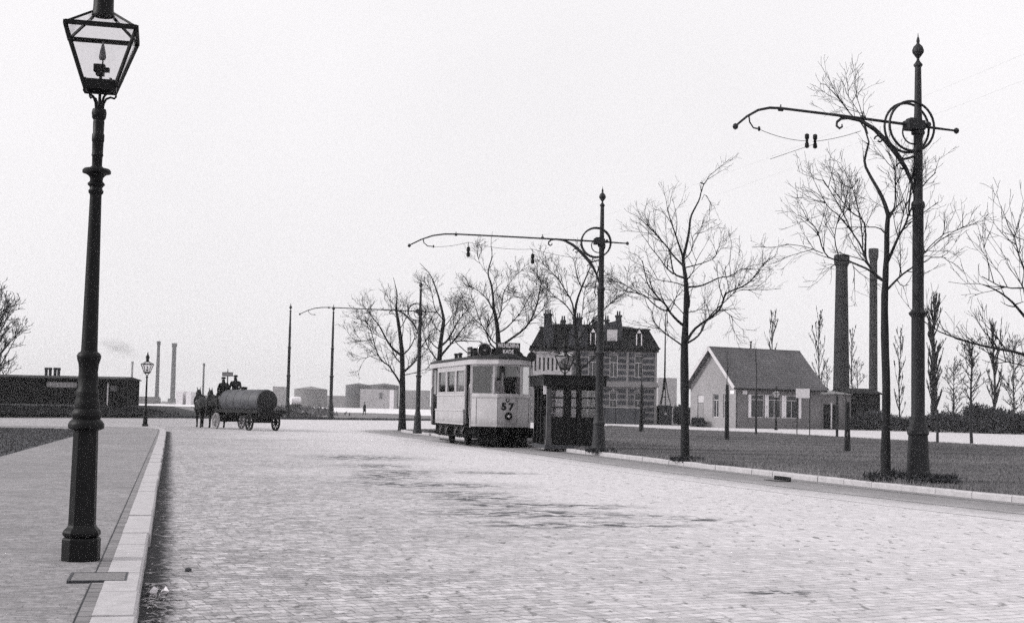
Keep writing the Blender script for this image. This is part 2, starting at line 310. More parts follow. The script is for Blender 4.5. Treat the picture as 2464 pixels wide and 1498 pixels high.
# ------------------------------------------------------------------ ground, road, pavements
KS = 0.244; KN = math.sqrt(1 + KS * KS)                                  # the west kerb runs X = -3.05 - KS (Y - 10.6)
def lk(Y, o=0.0): return (-3.05 + 0.30 - KS * (Y - 10.6) - o, Y)
RK = smoothpoly([(17.0, 4.0), (12.2, 14.0), (8.45, 22.7), (5.9, 30.1), (2.25, 43.8), (-1.1, 56.0), (-4.6, 68.5), (-5.9, 73.5), (-5.7, 76.5), (-4.0, 79.0), (0.0, 83.0), (7.9, 112.0)])
def road_extra(t, sp, vec, col):
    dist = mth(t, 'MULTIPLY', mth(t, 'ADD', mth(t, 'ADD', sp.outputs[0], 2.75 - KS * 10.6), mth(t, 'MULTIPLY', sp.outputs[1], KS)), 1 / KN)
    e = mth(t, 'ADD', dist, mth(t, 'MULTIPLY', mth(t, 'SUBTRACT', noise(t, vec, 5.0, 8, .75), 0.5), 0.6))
    dirt_shade = mth(t, 'MULTIPLY', rng_(t, e, 0.10, 0.24, 0.93, 0.0, True), mth(t, 'LESS_THAN', sp.outputs[1], 63.0))
    col = mixc(t, dirt_shade, col, g(0.022))  # gutter dirt plus the kerb's shadow, both painted into the setts
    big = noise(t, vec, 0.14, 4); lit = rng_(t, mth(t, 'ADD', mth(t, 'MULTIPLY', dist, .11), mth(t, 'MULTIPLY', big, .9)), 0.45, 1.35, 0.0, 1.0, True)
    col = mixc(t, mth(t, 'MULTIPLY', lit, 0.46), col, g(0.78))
    tot = None                                                          # old spills and worn patches of the setts
    for (px, py, wx, wy) in ((930, 1146, 0.8, 1.6), (1150, 1198, 0.75, 1.1), (1010, 1165, 1.6, 1.0), (1270, 1235, 1.5, 0.8), (1430, 1222, 0.3, 0.16), (1290, 1262, 0.9, 0.5), (865, 1100, 1.6, 2.0), (1500, 1262, 0.8, 0.4), (1880, 1425, 0.4, 0.2), (1180, 1137, 0.9, 0.6), (900, 1120, 0.8, 1.2), (1680, 1250, 0.5, 0.3), (1100, 1185, .9, .5), (960, 1135, .9, 1.1), (1210, 1215, .9, .5), (1560, 1240, .5, .25), (1340, 1215, 1.2, .4)):
        p = gp(px, py); d = t.nodes.new('ShaderNodeVectorMath'); d.operation = 'SUBTRACT'; t.links.new(vec, d.inputs[0]); d.inputs[1].default_value = p
        q = t.nodes.new('ShaderNodeVectorMath'); q.operation = 'MULTIPLY'; t.links.new(d.outputs[0], q.inputs[0]); q.inputs[1].default_value = (1 / wx, 1 / wy, 0)
        ln = t.nodes.new('ShaderNodeVectorMath'); ln.operation = 'LENGTH'; t.links.new(q.outputs[0], ln.inputs[0])
        f = rng_(t, ln.outputs['Value'], 0.2, 1.6, 1.0, 0.0, True); tot = f if tot is None else mth(t, 'MAXIMUM', tot, f)
    mpn = t.nodes.new('ShaderNodeMapping'); mpn.inputs['Scale'].default_value = (1.9, 2.2, 1); mpn.inputs['Rotation'].default_value = (0, 0, -0.25); t.links.new(vec, mpn.inputs[0])
    nz = noise(t, mpn.outputs[0], 1.6, 6, 0.7)
    st = mth(t, 'MULTIPLY', tot, rng_(t, nz, 0.45, 0.55, 0.0, 0.97, True))
    col = mixc(t, st, col, g(0.05))
    mpd = t.nodes.new('ShaderNodeMapping'); mpd.inputs['Scale'].default_value = (3.0, 1.0, 1); mpd.inputs['Rotation'].default_value = (0, 0, -.5); t.links.new(vec, mpd.inputs[0]); dm = noise(t, mpd.outputs[0], 3.0, 4, 0.6)                           # scattered dark setts and holes in the joints
    col = mixc(t, rng_(t, dm, 0.57, 0.70, 0.0, 0.72, True), col, g(0.09))
    return col
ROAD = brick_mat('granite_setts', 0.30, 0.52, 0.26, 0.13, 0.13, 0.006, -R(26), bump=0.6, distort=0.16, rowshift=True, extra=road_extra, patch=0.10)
def track_extra(t, sp, vec, col):
    col = mixc(t, .42, col, g(.78))
    a = t.nodes.new('ShaderNodeAttribute'); a.attribute_name = 'edge'
    e = mth(t, 'ADD', a.outputs['Fac'], mth(t, 'MULTIPLY', mth(t, 'SUBTRACT', noise(t, vec, 0.9, 5), 0.5), 0.7))
    return mixc(t, rng_(t, e, 0.0, 1.0, 0.0, 0.72, True), col, g(0.10))
TRACK = brick_mat('track_setts', 0.30, 0.52, 0.26, 0.13, 0.13, 0.006, -R(26), bump=0.6, distort=0.16, rowshift=True, extra=track_extra, patch=0.10)
def pave_extra(t, sp, vec, col):
    dm = noise(t, vec, 1.3, 5, 0.6); return mixc(t, rng_(t, dm, 0.42, 0.7, 0.0, 0.4, True), col, g(0.16))
PAVE = brick_mat('pavement_bricks', 0.25, 0.33, 0.22, 0.20, 0.065, 0.004, -R(14), bump=0.5, distort=0.05, rowshift=True, extra=pave_extra, patch=0.12)
EDGEB = brick_mat('edging_bricks', 0.17, 0.24, 0.04, 0.21, 0.5, 0.008, R(90) - R(13.7), bump=0.5, patch=0.1)
KERBM = mat('kerb_stone', 0.42, 0.85, 0.16, 7, 0.3, 60, detail=10, spec=.15)
GRASS_G = mat('turf', 0.095, 0.95, 0.75, 0.28, 0.9, 30, detail=10, spec=.1, stretch=(.3, 1, 1))  # mottled turf; stretched noise also paints tree shadow bands into its colour
EARTH = mat('rough_ground', 0.17, 0.95, 0.3, 0.12, 0.2, 6, detail=10, spec=.1)
LAWN_D = mat('dark_turf', 0.05, 0.95, 0.45, 1.2, 0.9, 30, detail=10)
WATER = mat('water_surface', 0.7, 0.3, 0.06, 0.3, 0.05, 2.5, spec=.6)
gd = MB(); S = 3000; gd.add([(-S, -200, -0.06), (S, -200, -0.06), (S, S, -0.06), (-S, S, -0.06)], [(0, 1, 2, 3)])
tag(gd.build('ground', EARTH), kind='structure')
far_edge = [gp(0, 1003), gp(160, 1003.5), gp(330, 1004.5), gp(480, 1006), gp(690, 1008.5), gp(800, 1009.5), gp(960, 1011), gp(1100, 1012), gp(1300, 1016), gp(1460, 1018.5), gp(1640, 1023.5), gp(1800, 1028), gp(2000, 1033), gp(2200, 1038), gp(2464, 1045), gp(2900, 1056)]
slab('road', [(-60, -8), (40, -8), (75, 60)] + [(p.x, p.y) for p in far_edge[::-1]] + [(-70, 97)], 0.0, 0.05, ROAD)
# west pavement (from the lamp kerb to the turf) with its rounded far end, and the turf behind it
pv = [lk(-6, .25), lk(30, .25), lk(58, .25), lk(63.8, .42), lk(65.2, .8), lk(65.6, 1.6)]
slab('pavement', pv + [(-22.5, 63.6), (-40, 62.5), (-70, 61)] + [(-70, -6)], 0.12, 0.17, PAVE)
te = [gp(0, 1098, .12), gp(80, 1075, .12), gp(170, 1051, .12)]
slab('grass_verge', [(te[0].x - 30, te[0].y - 60), (te[0].x + 1.9, te[0].y - 8.5), (te[0].x, te[0].y), (te[2].x, te[2].y), (-17.2, 57.5), (-19.3, 58.6), (-60, 57)], 0.124, 0.1, LAWN_D)
eb = MB(); a, b = off([lk(-5, .36)[:2], lk(62, .36)[:2]], 0), off([lk(-5, .262)[:2], lk(62, .262)[:2]], 0)
eb.add([(*a[0], .1245), (*b[0], .1245), (*b[1], .1245), (*a[1], .1245)], [(0, 1, 2, 3)]); tag(eb.build('edging_course', EDGEB), kind='structure')
def kerb(name, line, w_, z, m, stone=1.0, side=1):
    """kerb stones laid along a line (the line is the road face); the stones lie to the side away from the road"""
    mb = MB(); pts = resample(line, stone); rr = random.Random(3)
    for p, q in zip(pts[:-1], pts[1:]):
        d = (q - p).normalized(); n = Vector((d.y, -d.x)) * side; gap = 0.007; zz = z + rr.uniform(-.007, .006); j = rr.uniform(-.009, .009)
        c = [p + d * gap + n * j, q - d * gap + n * j, q - d * gap + n * w_, p + d * gap + n * w_]; i = 0.018
        e = [c[0] + n * i + d * .006, c[1] + n * i - d * .006, c[2] - d * .006, c[3] + d * .006]
        mb.add([(*v, -0.04) for v in c] + [(*v, zz - i) for v in c] + [(*v, zz) for v in e],
               [(0, 1, 5, 4), (1, 2, 6, 5), (2, 3, 7, 6), (3, 0, 4, 7), (4, 5, 9, 8), (5, 6, 10, 9), (6, 7, 11, 10), (7, 4, 8, 11), (8, 9, 10, 11)])
    return tag(mb.build(name, m), kind='structure')
LK = [lk(-5), lk(30), lk(57.5), lk(63.0, .1), lk(64.6, .35), lk(65.4, .9)]
kerb('kerb_west', [(p[0], p[1]) for p in smoothpoly(LK, 1)], 0.25, 0.135, KERBM, 1.05, -1)
kerb('kerb_park', RK, 0.24, 0.11, KERBM, 1.0, 1)
# park: turf behind the east kerb out to the side street
pe = [gp(1460, 1022.5, .1), gp(1650, 1033, .1), gp(1850, 1040, .1), gp(2100, 1054, .1), gp(2464, 1074, .1), gp(2900, 1096, .1)]
park_in = off(RK, 0.235)
PARK = [(p[0], p[1]) for p in park_in] + [(p.x, p.y) for p in pe] + [(60, 14), (40, 4)]
slab('park_turf', PARK, 0.095, 0.12, GRASS_G)
kerb('kerb_side', [(p.x, p.y) for p in pe], 0.2, 0.12, KERBM, 1.2, 1)
# paved apron under the tram shelter
ap = None and [gp(1285, 1083, .1), gp(1455, 1094, .1), gp(1470, 1072, .1), gp(1295, 1056, .1)]

# tram track: dirty strip beside the kerb with two grooved rails
tl = resample(RK[:-8], 1.0); tl = [(p.x, p.y) for p in tl]; mb = MB(); rows = [0.0, -0.7, -1.4, -2.1, -2.9]; L_ = [off(tl, r) for r in rows]; ed = []
vs = []
for j, l in enumerate(L_):
    for p in l: vs.append((p[0], p[1], 0.004)); ed.append([1, .95, .8, .45, 0][j])
n = len(tl); mb.add(vs, [(j * n + i + 1, j * n + i, (j + 1) * n + i, (j + 1) * n + i + 1) for j in range(4) for i in range(n - 1)])
tr = tag(mb.build('tram_track', TRACK), kind='structure'); at_ = tr.data.attributes.new('edge', 'FLOAT', 'POINT'); at_.data.foreach_set('value', ed)
RAILM = mat('worn_rail_steel', 0.07, 0.4, 0.3, 5, metal=0.6)
mb = MB()
for c in (-0.42, -1.86):
    for lo, hi in ((c - .035, c - .005), (c + .025, c + .045)):
        A, B = off(tl, lo), off(tl, hi); k = len(A); mb.add([(p[0], p[1], .012) for p in A] + [(p[0], p[1], .012) for p in B], [(i, i + 1, k + i + 1, k + i) for i in range(k - 1)])
tag(mb.build('tram_rails', RAILM), kind='structure')
# harbour water beyond the bank
wn = [gp(560, 980), gp(640, 984), gp(735, 986), gp(800, 990.5), gp(880, 992), gp(960, 994.5), gp(1005, 998), gp(1090, 1000)]
wz = -0.035
slab('water', [(p.x, p.y) for p in wn] + [(20, 300), (20, 560), (-140, 560), (-130, 420)], wz, 0.02, WATER)
# blades of grass
def tufts(name, region, nb, h, wd, m, seed, zbase, inside=None):
    r = np.random.default_rng(seed); x0, x1, y0, y1 = region
    P = np.empty((0, 2))
    while len(P) < nb:
        q = r.random((nb, 2)) * [x1 - x0, y1 - y0] + [x0, y0]; q = q[inside(q)] if inside else q; P = np.vstack([P, q])
    P = P[:nb]; a = r.random(nb) * 6.283; hh = h * (0.4 + r.random(nb)); ln = (r.random((nb, 2)) - .5) * h
    dx = np.cos(a) * wd; dy = np.sin(a) * wd; z = np.full(nb, zbase); V = np.empty((nb * 3, 3), np.float32)
    V[0::3] = np.c_[P[:, 0] - dx, P[:, 1] - dy, z]; V[1::3] = np.c_[P[:, 0] + dx, P[:, 1] + dy, z]; V[2::3] = np.c_[P + ln, z + hh]
    me = bpy.data.meshes.new(name); me.vertices.add(nb * 3); me.vertices.foreach_set('co', V.ravel()); me.loops.add(nb * 3); me.loops.foreach_set('vertex_index', np.arange(nb * 3, dtype=np.int32))
    me.polygons.add(nb); me.polygons.foreach_set('loop_start', np.arange(0, nb * 3, 3, dtype=np.int32)); me.polygons.foreach_set('loop_total', np.full(nb, 3, np.int32)); me.update(calc_edges=True); me.validate()
    o = bpy.data.objects.new(name, me); COL.objects.link(o); me.materials.append(m); return tag(o, kind='stuff')
def inpoly(poly):
    Q = np.array([(p[0], p[1]) for p in poly]); A, B = Q, np.roll(Q, -1, 0)
    def f(q):
        c = np.zeros(len(q), bool)
        for a, b in zip(A, B):
            with np.errstate(divide='ignore', invalid='ignore'): xi = (b[0] - a[0]) * (q[:, 1] - a[1]) / (b[1] - a[1]) + a[0]
            c ^= ((a[1] > q[:, 1]) != (b[1] > q[:, 1])) & (q[:, 0] < xi)
        return c
    return f
BLADE = mat('grass_blades', 0.155, 0.9, 0.8, 0.26, detail=10, spec=.1, stretch=(.3, 1, 1)); BLADE_D = mat('dark_grass_blades', 0.06, 0.9, 0.6, 0.5, detail=8, spec=.1)  # park blades repeat the shadow bands painted into the turf
pin = inpoly([(p[0], p[1]) for p in off(RK, .32)] + [(p.x, p.y) for p in pe] + [(60, 14), (40, 4)])
o = tufts('grass', (-5, 26, 20, 118), 110000, .05, .011, BLADE, 1, .095, pin); o['label'] = 'short rough grass of the park strip behind the kerb'
vin = inpoly([(te[0].x, te[0].y), (te[2].x, te[2].y), (-17.2, 57.5), (-19.3, 58.6), (-34, 57), (-24, 28)])
o = tufts('grass', (-36, -11, 28, 59), 40000, .045, .011, BLADE_D, 2, .124, vin); o['label'] = 'dark grass plot beside the brick pavement'
kl = off(RK, .27); rq = np.random.default_rng(5)
def fringe(q):                                      # ragged border: only in patches along the back of the kerb stones
    d = np.full(len(q), 9.0)
    for a, b in zip(kl[:-1], kl[1:]):
        a, b = np.array(a), np.array(b); u = np.clip(((q - a) @ (b - a)) / ((b - a) @ (b - a)), 0, 1); d = np.minimum(d, np.hypot(*(q - a - u[:, None] * (b - a)).T))
    return (d < .05 + .09 * (np.sin(q[:, 1] * 1.9) + np.sin(q[:, 1] * .73 + 1)).clip(0)) & (q[:, 1] < 60)
o = tufts('grass', (-2, 14, 14, 60), 5000, .11, .012, BLADE, 3, .09, fringe); o['label'] = 'ragged grass fringe growing over the back of the park kerb'
# ------------------------------------------------------------------ buildings
FRAMEW = mat('pale_frame_paint', 0.5, .6, .1, 5)
SLATE = brick_mat('slate_roof', .009, .015, .006, .28, .16, .012, plane='WALL', bump=.5, patch=.25)
TILE = brick_mat('roof_tiles', .12, .16, .07, .26, .2, .03, plane='WALL', bump=.8, patch=.2)
BRICKH = brick_mat('house_brick', .145, .19, .18, .21, .065, .008, plane='WALL', bump=.4, patch=.18)
GABLEM = brick_mat('pale_gable_brick', .24, .31, .24, .21, .065, .008, plane='WALL', bump=.3, patch=.12)  # gable bricks paler than the other house bricks
BANDED = brick_mat('banded_brick', .05, .075, .06, .21, .065, .008, plane='WALL', bump=.4, bands=(.6, .2, .19, .1), patch=.35)
BRICKD = brick_mat('dark_brick', .035, .055, .03, .21, .065, .008, plane='WALL', bump=.4, patch=.2)
STONE = mat('pale_stone', .22, .85, .15, 5, .2, 40)
def window(parent, M, w_, h_, frame=FRAMEW, pane=DARKGLASS, mull=1, trans=.72, d=.07, blind=None, fw=.07, sill=True):
    """sash window as a part (frame) with a pane sub-part; M places its lower left corner, x along the wall, -y outwards"""
    mb = MB()
    for a, b, c, e in ((0, fw, 0, h_), (w_ - fw, w_, 0, h_), (fw, w_ - fw, 0, fw), (fw, w_ - fw, h_ - fw, h_)): mb.mm(a, b, 0, d, c, e)
    zt = h_ * trans
    if trans: mb.mm(fw, w_ - fw, .006, d - .006, zt - .03, zt + .03)
    for k in range(mull):
        x = fw + (w_ - 2 * fw) * (k + 1) / (mull + 1); mb.mm(x - .025, x + .025, .012, d - .012, fw, zt - .03 if trans else h_ - fw)
    if sill: mb.mm(-.06, w_ + .06, -.07, d, -.09, -.003)
    f = mb.build('window', frame, parent); f.matrix_local = M
    p = MB(); p.mm(fw, w_ - fw, d * .6, d * .6 + .012, fw, h_ - fw); p.build('pane', pane, f)
    if blind: q = MB(); q.mm(fw + .01, w_ - fw - .01, d * .6 + .05, d * .6 + .07, fw + blind[0] * h_, fw + blind[1] * (h_ - 2 * fw)); q.build('curtain', CURTAIN, f)
    return f
def T(x, y, z, rz=0.0): return Matrix.Translation((x, y, z)) @ Matrix.Rotation(rz, 4, 'Z')
# ---- gabled brick house behind the park
C = gp(1770, 1029.5); TH = R(30); FL, GW, EV, RG = 9.9, 6.5, 3.85, 7.05
hs = thing('brick_house', 'low brick house with a pale gable, tiled roof and shuttered windows beyond the park', 'house', (C.x, C.y, 0), TH)
fwin = [(1.75, 3.25), (3.75, 5.2), (5.8, 7.2)]
mb = MB(); mb.wall((0, 0, 0), (1, 0, 0), (0, 1, 0), FL, EV, [(a, b, .95, 3.0) for a, b in fwin], .22)
mb.mm(.0, FL, GW - .2, GW, 0, EV); mb.mm(FL - .2, FL, .23, GW - .21, 0, EV)
gv = mb; gv.build('wall', BRICKH, hs)
mb = MB(); gh = [(.9, 1.75, .9, 3.0), (2.4, 3.25, .9, 3.0), (4.55, 5.45, .06, 2.9)]
mb.wall((-.003, GW, 0), (0, -1, 0), (1, 0, 0), GW, EV - .02, [(GW - b, GW - a, c, d) for a, b, c, d in gh], .2)
mb.prism([(0, EV - .02), (GW, EV - .02), (GW / 2, RG - .18)], .0, .2, 'X')
tag(mb.build('gable_wall', GABLEM, hs), 'pale gable wall')
for a, b in fwin:
    f = window(hs, T(a, .1, .95), b - a, 2.05, mull=1, trans=.78, blind=(.05, .3))
    for sx_, xx in ((-1, a - .19), (1, b + .19)):
        q = MB(); q.mm(-.15, .15, -.035, 0, 0, 2.05); q.mm(-.1, .1, -.045, -.034, .15, .9); q.mm(-.1, .1, -.045, -.034, 1.05, 1.9); q.build('shutter', WHITE, hs).location = (xx, -.004, .95)
for a, b, c, d in gh[:2]: window(hs, T(.1, b, c, -R(90)), b - a, d - c, mull=1, trans=.74, blind=(.0, .1))
q = MB(); q.mm(-.04, .04, .0, .9, 0, 2.1); q.mm(-.06, -.035, .12, .78, .2, 1.0); q.mm(-.06, -.035, .12, .78, 1.15, 1.95)
dr = q.build('door', mat('door_paint', .22, .6, .15, 5), hs); dr.location = (.1, 4.55, .06)
q = MB(); q.lathe([(.0, -.05), (.03, -.045), (.03, -.01), (.0, 0)], 8, (-.06, .8, 1.0), 'X'); q.build('handle', IRON, dr)
q = MB(); q.mm(-.03, .03, .0, .9, 2.14, 2.84); q.build('fanlight', CURTAIN, hs).location = (.1, 4.55, .06)
q = MB(); q.mm(-.5, -.01, 4.4, 5.6, 0, .14); q.build('doorstep', STONE, hs)
ov, oe, th_ = .55, .42, .14; sl = (RG - EV) / (GW / 2)
def roofside(s):
    y0 = -oe if s < 0 else GW + oe; z0 = EV - oe * sl; m = MB(); n = Vector((0, -sl if s < 0 else sl, 1)).normalized() * th_
    v = [Vector((-ov, y0, z0)), Vector((FL + .35, y0, z0)), Vector((FL + .35, GW / 2, RG)), Vector((-ov, GW / 2, RG))]
    m.add(v + [p + n for p in v], [(3, 2, 1, 0), (4, 5, 6, 7), (0, 1, 5, 4), (1, 2, 6, 5), (2, 3, 7, 6), (3, 0, 4, 7)]); return m
mb = roofside(-1); m2 = roofside(1); mb.add(m2.v, m2.f); rf = mb.build('roof', TILE, hs)
q = MB(); zr = RG + th_ * .9; q.tube([(-ov, GW / 2, zr), (FL + .35, GW / 2, zr)], .09, 8); q.build('ridge', TILE, rf)
q = MB()
for s_, y0 in ((-1, -oe), (1, GW + oe)):
    z0 = EV - oe * sl; q.beam((-ov - .03, y0, z0 + .08), (-ov - .03, GW / 2, RG + .08), .05, .3)
q.build('bargeboard', FRAMEW, rf)
q = MB(); q.tube([(-ov, -oe - .05, EV - oe * sl + .02), (FL + .35, -oe - .05, EV - oe * sl + .02)], .07, 8); q.build('gutter', DARKWOOD, rf)
q = MB(); q.tube([(4.6, GW / 2 + .3, RG - .3), (4.6, GW / 2 + .3, RG + .75)], .07, 8); q.lathe([(.1, 0), (.1, .12)], 8, (4.6, GW / 2 + .3, RG + .75)); q.build('stovepipe', IRON, rf)
for x0, x1 in ((.75, 1.25),): q = MB(); q.mm(x0, x1, -.03, -.004, 3.0, 3.32); tag(q.build('wall_plaque', WHITE, hs), 'white plaque on the house wall')
q = MB(); q.mm(-.035, -.005, .2, .75, 3.0, 3.32); q.build('wall_plaque', WHITE, hs)
# lean-to at the house's far end
mb = MB(); X0 = FL + .004; mb.wall((X0, .5, 0), (1, 0, 0), (0, 1, 0), 4.2, 3.2, [(.8, 1.65, .05, 2.3), (1.85, 2.7, .05, 2.3)], .2); mb.mm(X0, X0 + 4.2, 4.3, 4.5, 0, 3.2); mb.mm(X0 + 4.0, X0 + 4.2, .71, 4.29, 0, 3.2)
tag(mb.build('annexe_wall', BRICKH, hs), 'wall of the low annexe')
for x in (.8, 1.85):
    q = MB(); q.mm(.02, .83, 0, .05, 0, 2.25); q.mm(.1, .75, -.02, .0, .15, 1.0); q.mm(.1, .75, -.02, .0, 1.15, 2.1)
    d_ = q.build('door', DARKWOOD, hs); d_.location = (X0 + x, .56, .04); k = MB(); k.lathe([(0, 0), (.03, .01), (.03, .05), (0, .06)], 8, (.75, -.07, 1.05), 'Y'); k.build('handle', RAILM, d_)
q = MB(); q.mm(1.67, 1.83, -.02, .05, 0, 2.4); q.build('door_post', WHITE, hs).location = (X0, .48, .04)
q = MB(); q.add([(X0 + .36, .36, 3.21), (X0 + 4.28, .36, 3.21), (X0 + 4.28, 4.7, 3.7), (X0 + .36, 4.7, 3.7), (X0 + .36, .36, 3.29), (X0 + 4.28, .36, 3.29), (X0 + 4.28, 4.7, 3.78), (X0 + .36, 4.7, 3.78)], [(0, 3, 2, 1), (4, 5, 6, 7), (0, 1, 5, 4), (1, 2, 6, 5), (2, 3, 7, 6), (3, 0, 4, 7)])
tag(q.build('annexe_roof', mat('zinc', .16, .5, .2, 3), hs), 'low pitched zinc roof of the annexe')
# dark shed beyond the house
p = at(2078, 1030, 136); mb = MB(); sh = thing('shed', 'dark timber shed showing between the house annexe and the tall thin chimney', 'shed', (p.x, p.y, 0), R(20))
mb.mm(-1.9, 1.9, 0, 3, 0, 3.4); mb.build('wall', DARKWOOD, sh); q = MB(); q.prism([(-.25, 3.41), (3.25, 3.41), (3.25, 3.5), (1.5, 4.0), (-.25, 3.5)], -2.1, 2.1, 'X'); q.build('roof', SLATE, sh)
q = MB(); q.mm(-.9, -.1, -.05, -.004, .1, 2.1); q.build('door', GREYWOOD, sh); q = MB(); q.mm(.5, 1.3, -.05, -.004, 1.2, 2.0); q.build('window', DARKGLASS, sh)

# ---- banded villa with mansard roof
YV = 139.0; sV = FPX / YV; p0 = at(1279, 1020, YV); p1 = at(1579, 1020, YV); VW = p1.x - p0.x
vz = lambda px, py: at(px, py, YV).z
vx = lambda px: at(px, 930, YV).x - p0.x
vl = thing('brick_villa', 'large banded brick villa with slate mansard roof and tall chimneys behind the trees', 'building', (p0.x, YV, 0))
EZ = vz(1520, 839); SC = vz(1520, 926); VD = 9.0
wins = []
for c in (1536, 1476, 1425, 1378, 1331, 1298): wins += [(vx(c) - .42, vx(c) + .42, SC + .75, SC + 3.0), (vx(c) - .42, vx(c) + .42, .9, 3.15)]
mb = MB(); mb.wall((0, 0, 0), (1, 0, 0), (0, 1, 0), VW, EZ, wins, .3)
mb.mm(0, VW, VD - .3, VD, 0, EZ); mb.mm(0, .3, .31, VD - .31, 0, EZ); mb.mm(VW - .3, VW, .31, VD - .31, 0, EZ); mb.build('wall', BANDED, vl)
mb = MB(); mb.mm(-.12, VW + .12, -.12, VD + .1, SC, SC + .28); mb.mm(-.2, VW + .2, -.2, VD + .1, SC - .2, SC - .003); tag(mb.build('string_course', STONE, vl), 'pale stone string course')
mb = MB(); mb.mm(-.3, VW + .3, -.35, VD + .3, EZ, EZ + .14); mb.mm(-.16, VW + .16, -.18, VD + .2, EZ - .3, EZ - .003); tag(mb.build('cornice', DARKWOOD, vl), 'dark projecting cornice')
for x in (vx(1509), vx(1448), vx(1354), .12, VW - .12):
    q = MB(); q.mm(x - .11, x + .11, -.08, -.003, .0, SC - .25); q.mm(x - .11, x + .11, -.08, -.003, SC + .3, EZ - .33); q.build('pilaster', STONE, vl)
for i, (a, b, c, d) in enumerate(wins):
    up = c > 3; f = window(vl, T(a, .12, c), b - a, d - c, frame=FRAMEW, mull=1, trans=.66, blind=(.0, .6) if up else (.3, .95), fw=.08)
    q = MB(); n = 8; cx = (b - a) / 2; arc = [(cx + (cx + .1) * math.cos(math.pi * k / n), d - c + .02 + .2 * math.sin(math.pi * k / n)) for k in range(n + 1)]; arc2 = [(cx + (cx - .02) * math.cos(math.pi * k / n), d - c + .016 + .07 * math.sin(math.pi * k / n)) for k in range(n + 1)]
    q.prism(arc + arc2[::-1], -.19, -.125, 'Y'); q.mm(cx - .08, cx + .08, -.24, -.192, d - c + .06, d - c + .36); q.build('window_arch', STONE, vl).matrix_local = T(a, .12, c)
RZ = vz(1540, 792); ins = 1.0
b_ = [(-.2, -.25), (VW + .2, -.25), (VW + .2, VD + .2), (-.2, VD + .2)]; t_ = [(.75, ins), (VW - .75, ins), (VW - .75, VD - ins), (.75, VD - ins)]
mb = MB(); mb.add([(*p, EZ + .143) for p in b_] + [(*p, RZ) for p in t_], [(0, 1, 5, 4), (1, 2, 6, 5), (2, 3, 7, 6), (3, 0, 4, 7), (4, 5, 6, 7)])
rg = vz(1400, 776); mb.add([(*p, RZ + .003) for p in t_] + [(2.4, VD / 2, rg), (VW - 3.0, VD / 2, rg)], [(0, 1, 5, 4), (1, 2, 5), (2, 3, 4, 5), (3, 0, 4)]); vr = mb.build('roof', SLATE, vl)
xm0, xm1, zm = vx(1312), vx(1499), vz(1400, 779); q = MB(); bq = [(xm0, -.2), (xm1, -.2), (xm1, VD + .1), (xm0, VD + .1)]; tq = [(xm0 + .35, 1.5), (xm1 - .35, 1.5), (xm1 - .35, VD - 1.5), (xm0 + .35, VD - 1.5)]
q.add([(*p, EZ + .16) for p in bq] + [(*p, zm) for p in tq], [(0, 1, 5, 4), (1, 2, 6, 5), (2, 3, 7, 6), (3, 0, 4, 7), (4, 5, 6, 7)]); rng2 = random.Random(2)
for k in range(15): x = xm0 + .5 + (xm1 - xm0 - 1.0) * k / 14; q.lathe([(.06, 0), (.03, .12), (.05, .2), (.004, .4 + .14 * (k % 2))], 6, (x, 1.55, zm - .02))
q.mm(xm0 + .45, xm1 - .45, 1.52, 1.58, zm + .01, zm + .06); q.build('raised_roof', SLATE, vr)
q = MB(); q.mm(.6, VW - .6, ins - .12, ins + .1, RZ - .04, RZ + .12); q.build('roof_moulding', DARKWOOD, vr)
for px_, w0, top in ((1317, .78, 748), (1390, .92, 757), (1355, .42, 764), (1491, .55, 752), (1433, .6, 766), (1462, .4, 763)):
    x = vx(px_); z1 = vz(px_, top); q = MB(); q.mm(x - w0 / 2, x + w0 / 2, 2.4, 3.1, RZ - .3, z1 - .25); q.mm(x - w0 / 2 - .08, x + w0 / 2 + .08, 2.32, 3.18, z1 - .25, z1 - .08); ch = q.build('chimney', BRICKD, vr)
    k = MB()
    for j in range(3 if w0 > .7 else 2): k.lathe([(.09, 0), (.07, .45)], 8, (x + (j - (1 if w0 > .7 else .5)) * .22, 2.75, z1 - .08))
    k.build('chimney_pot', BRICKD, ch)
# steep central gable block with its shaped top
xa, xb = vx(1452), vx(1496); z1 = vz(1470, 768); q = MB(); q.mm(xa, xb, .25, 2.2, EZ + .15, z1 - .6); q.prism([(xa, z1 - .6), (xb, z1 - .6), (xb - .15, z1 + .2), (xb - .55, z1 + .2), (xb - .6, z1 - .1), (xa + .3, z1 - .35)], .25, .6, 'Y'); gb = tag(q.build('gable_block', BRICKD, vr), 'dark brick gable rising through the roof')
q = MB(); q.mm(xa + .3, xb - .5, .18, .247, EZ + .6, EZ + 1.9); q.build('window', FRAMEW, gb)
q = MB(); q.prism([(vx(1306), EZ + .15), (vx(1329), EZ + .15), (vx(1329), vz(1318, 786)), (vx(1318), vz(1318, 756)), (vx(1306), vz(1318, 786))], -.28, 1.4, 'Y'); tag(q.build('corner_gable', BRICKD, vr), 'narrow pointed corner gable')
q = MB(); q.prism([(vx(1366), EZ + .15), (vx(1412), EZ + .15), (vx(1412), vz(1390, 800)), (vx(1389), vz(1390, 770)), (vx(1366), vz(1390, 800))], -.26, 1.9, 'Y'); gb2 = tag(q.build('gable_block', BRICKD, vr), 'broad pointed gable in the roof')
q = MB(); q.mm(vx(1382), vx(1396), -.3, -.262, EZ + .5, EZ + 1.6); q.build('window', DARKGLASS, gb2)
